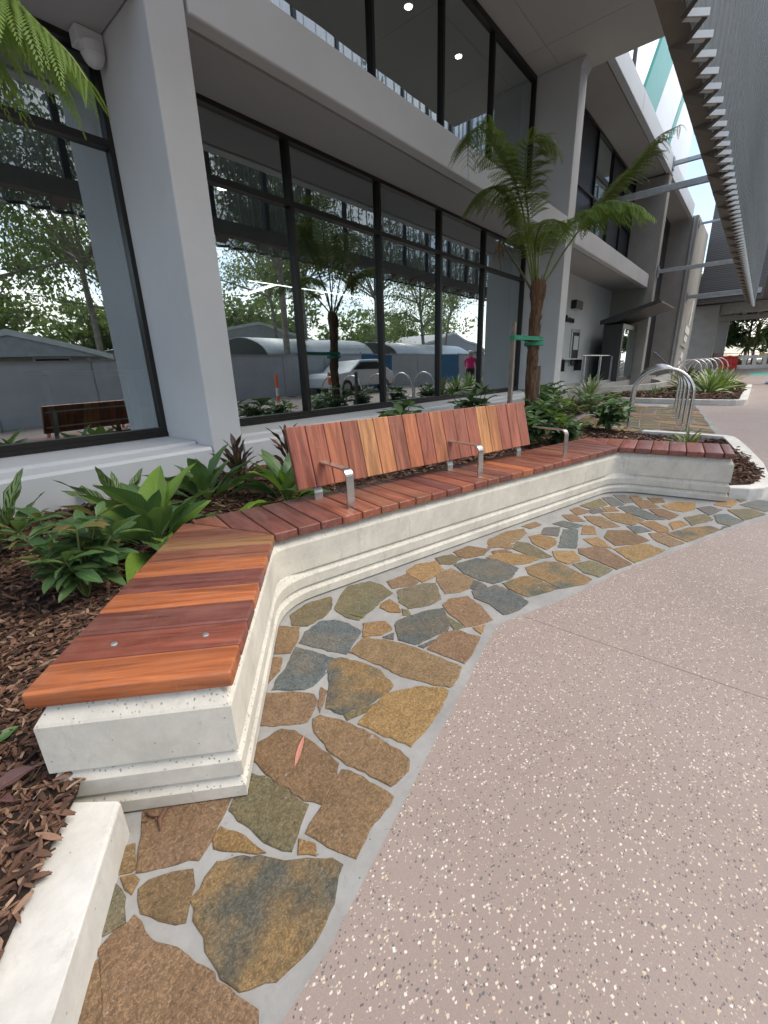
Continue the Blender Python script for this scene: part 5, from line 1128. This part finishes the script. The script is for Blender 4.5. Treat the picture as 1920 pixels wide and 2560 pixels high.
# houses across the street
M['brick'] = plain('cream_brick', (.50,.44,.34), .85, 0, .12, 3, .2, 30); M['tile'] = plain('grey_roof', (.42,.42,.42), .7, 0, .15, 4, .3, 20)
def house(label, x0, x1, y0, y1, h, rh, wx):
    t = thing('house', label, 'house', ((x0+x1)/2,(y0+y1)/2,0)); box('wall', x0,x1,y0,y1,-.1,h,M['brick'],t); xm = (x0+x1)/2; e = .5
    o = mesh('roof', [(x0-e,y0-e,h-.1),(xm,y0-e,h+rh),(x1+e,y0-e,h-.1),(x0-e,y1+e,h-.1),(xm,y1+e,h+rh),(x1+e,y1+e,h-.1)], [(0,1,4,3),(1,2,5,4),(3,4,5),(0,2,1),(0,3,5,2)], M['tile'], t)
    for a,b in (((x0-e,h-.1),(xm,h+rh)),((xm,h+rh),(x1+e,h-.1))): mesh('barge_board', [(a[0],y1+e,a[1]-.12),(b[0],y1+e,b[1]-.12),(b[0],y1+e,b[1]+.08),(a[0],y1+e,a[1]+.08),(a[0],y1+e+.05,a[1]-.12),(b[0],y1+e+.05,b[1]-.12),(b[0],y1+e+.05,b[1]+.08),(a[0],y1+e+.05,a[1]+.08)], [(0,1,2,3),(7,6,5,4),(0,4,5,1),(3,2,6,7),(1,5,6,2),(0,3,7,4)], M['bwhite'], o)
    for x in wx: f = box('window', x-.6,x+.6,y1,y1+.06,1.0,2.2,M['bwhite'],t); box('pane', x-.52,x+.52,y1+.061,y1+.07,1.08,2.12,M['black'],f)
house('cream brick house with gable roof mirrored in the left window', 1.2,7.0,-17,-11.5,2.3,.75,(2.6,5.4))
house('long low pale house mirrored behind the street trees on the left', -14,-1,-22,-15,3.0,1.6,(-11,-8,-4.5))
house('wide pale house mirrored far behind the curved shelters', 12,30,-25,-20,3.2,1.8,(15,19,23,27))
house('farthest pale house mirrored by the last pane', 36,52,-24,-17,3.2,1.8,(39,43,48))
# white car parked behind a gap
t = thing('parked_car', 'white parked car mirrored between grey and blue hoarding', 'car', (15.7,-5.0,zg(15.7))); z = zg(15.7)
prf = [(-2.1,.35),(-2.15,.75),(-1.95,.95),(-1.1,1.02),(-.45,1.5),(.9,1.55),(1.75,1.05),(2.05,.95),(2.12,.4)]
def carpart(name, P, y0, y1, m):
    n = len(P); V = [(15.7+x,y0,z+h) for x,h in P]+[(15.7+x,y1,z+h) for x,h in P]; bm = bmesh.new(); vv = [bm.verts.new(v) for v in V]; bm.faces.new(vv[:n]); bm.faces.new(vv[n:][::-1])
    for i in range(n): bm.faces.new((vv[i],vv[(i+1)%n],vv[n+(i+1)%n],vv[n+i]))
    bmesh.ops.recalc_face_normals(bm, faces=bm.faces); bmesh.ops.bevel(bm, geom=bm.edges[:], offset=.05, segments=3, affect='EDGES', profile=.5); return bmobj(name, bm, m, t, True, 50)
M['carpaint'] = plain('white_car_paint', (.7,.72,.74), .25, 0, .02, 2, 0); body = carpart('body', prf, -5.9, -4.15, M['carpaint'])
carpart('side_window', [(-.95,1.08),(-.4,1.42),(.8,1.46),(1.4,1.1)], -5.8, -4.12, M['black'])
for x in (-1.3,1.3):
    for y in (-5.75,-4.25):
        wl = tube('wheel', [(15.7+x,y-.11,z+.34),(15.7+x,y+.11,z+.34)], .34, M['black'], t, 24); tube('rim', [(15.7+x,y-.115,z+.34),(15.7+x,y+.115,z+.34)], .2, M['galv'], wl, 16)

# ---------------------------------------------------------------- people
def person(label, loc, rz, top, legs, skin=(.45,.26,.18), hat=None):
    t = thing('person', label, 'person', loc); t.rotation_euler[2] = rz
    J = {'pel':((0,0,.95),.15,.11),'wst':((0,0,1.12),.14,.10),'cht':((.01,0,1.34),.165,.115),'nck':((.01,0,1.50),.06,.06),'hd0':((.025,0,1.58),.075,.085),'hd1':((.03,0,1.70),.08,.095),
      'lh':((0,.095,.90),.10,.10),'lk':((.03,.11,.50),.065,.065),'la':((0,.11,.09),.045,.045),'lt':((.15,.12,.04),.04,.03),'rh':((0,-.095,.90),.10,.10),'rk':((.05,-.11,.50),.065,.065),'ra':((-.02,-.11,.09),.045,.045),'rt':((.13,-.12,.04),.04,.03),
      'ls':((0,.19,1.42),.065,.06),'le':((-.02,.25,1.14),.045,.045),'lw':((.14,.22,.98),.032,.03),'lf':((.21,.20,.96),.03,.016),'rs':((0,-.19,1.42),.065,.06),'re':((-.02,-.25,1.14),.045,.045),'rw':((.16,-.20,1.0),.032,.03),'rf':((.23,-.18,.99),.03,.016)}
    E_ = 'pel-wst wst-cht cht-nck nck-hd0 hd0-hd1 pel-lh lh-lk lk-la la-lt pel-rh rh-rk rk-ra ra-rt cht-ls ls-le le-lw lw-lf cht-rs rs-re re-rw rw-rf'.split(); ks = list(J)
    me = bpy.data.meshes.new('body'); me.from_pydata([J[k][0] for k in ks], [tuple(ks.index(s) for s in e.split('-')) for e in E_], [])
    o = bpy.data.objects.new('body', me); C.objects.link(o); o.modifiers.new('skin','SKIN'); sv_ = me.skin_vertices[0].data
    for k,v in zip(ks,sv_): v.radius = J[k][1:]; v.use_root = (k == 'pel')
    ms = o.modifiers.new('sub','SUBSURF'); ms.levels = 2; dg = bpy.context.evaluated_depsgraph_get(); m2 = bpy.data.meshes.new_from_object(o.evaluated_get(dg)); bpy.data.objects.remove(o)
    q = N('clothing'); sp = q.n.new('ShaderNodeSeparateXYZ'); q.l(q.co('Object'), sp.inputs[0]); zc = sp.outputs[2]; ay = q.math('ABSOLUTE', sp.outputs[1])
    col = q.mix(q.math('GREATER_THAN', zc, .93), legs, top); col = q.mix(q.math('GREATER_THAN', zc, 1.49), col, skin); col = q.mix(q.math('LESS_THAN', zc, .1), col, (.02,.02,.02))
    hand = q.math('MULTIPLY', q.math('GREATER_THAN', sp.outputs[0], .135), q.math('GREATER_THAN', zc, .6)); hand = q.math('MULTIPLY', hand, q.math('LESS_THAN', zc, 1.2)); col = q.mix(hand, col, skin)
    m2.materials.clear(); m2.materials.append(q.fin(col,.8)); m2.polygons.foreach_set('use_smooth',[True]*len(m2.polygons)); link('body', m2, None, t)
    bm = bmesh.new(); bmesh.ops.create_uvsphere(bm, u_segments=14, v_segments=8, radius=.105); bmesh.ops.translate(bm, verts=bm.verts, vec=(.015,0,1.72)); bmesh.ops.delete(bm, geom=[v for v in bm.verts if v.co.z < 1.69], context='VERTS'); me = bpy.data.meshes.new('hat'); bm.to_mesh(me); bm.free()
    link('hat', me, hat or M['black'], t)
person('person in pink jacket and white cap mirrored in the last pane', (21.2,-1.75,zg(21.2)), 2.2, (.55,.02,.16), (.02,.02,.022), hat=M['bwhite'])
person('person in dark trousers and lime vest cut off by the right picture edge', (22.5,-.50,zg(22.5)), 2.8, (.45,.72,.05), (.012,.012,.016), hat=M['bwhite'])
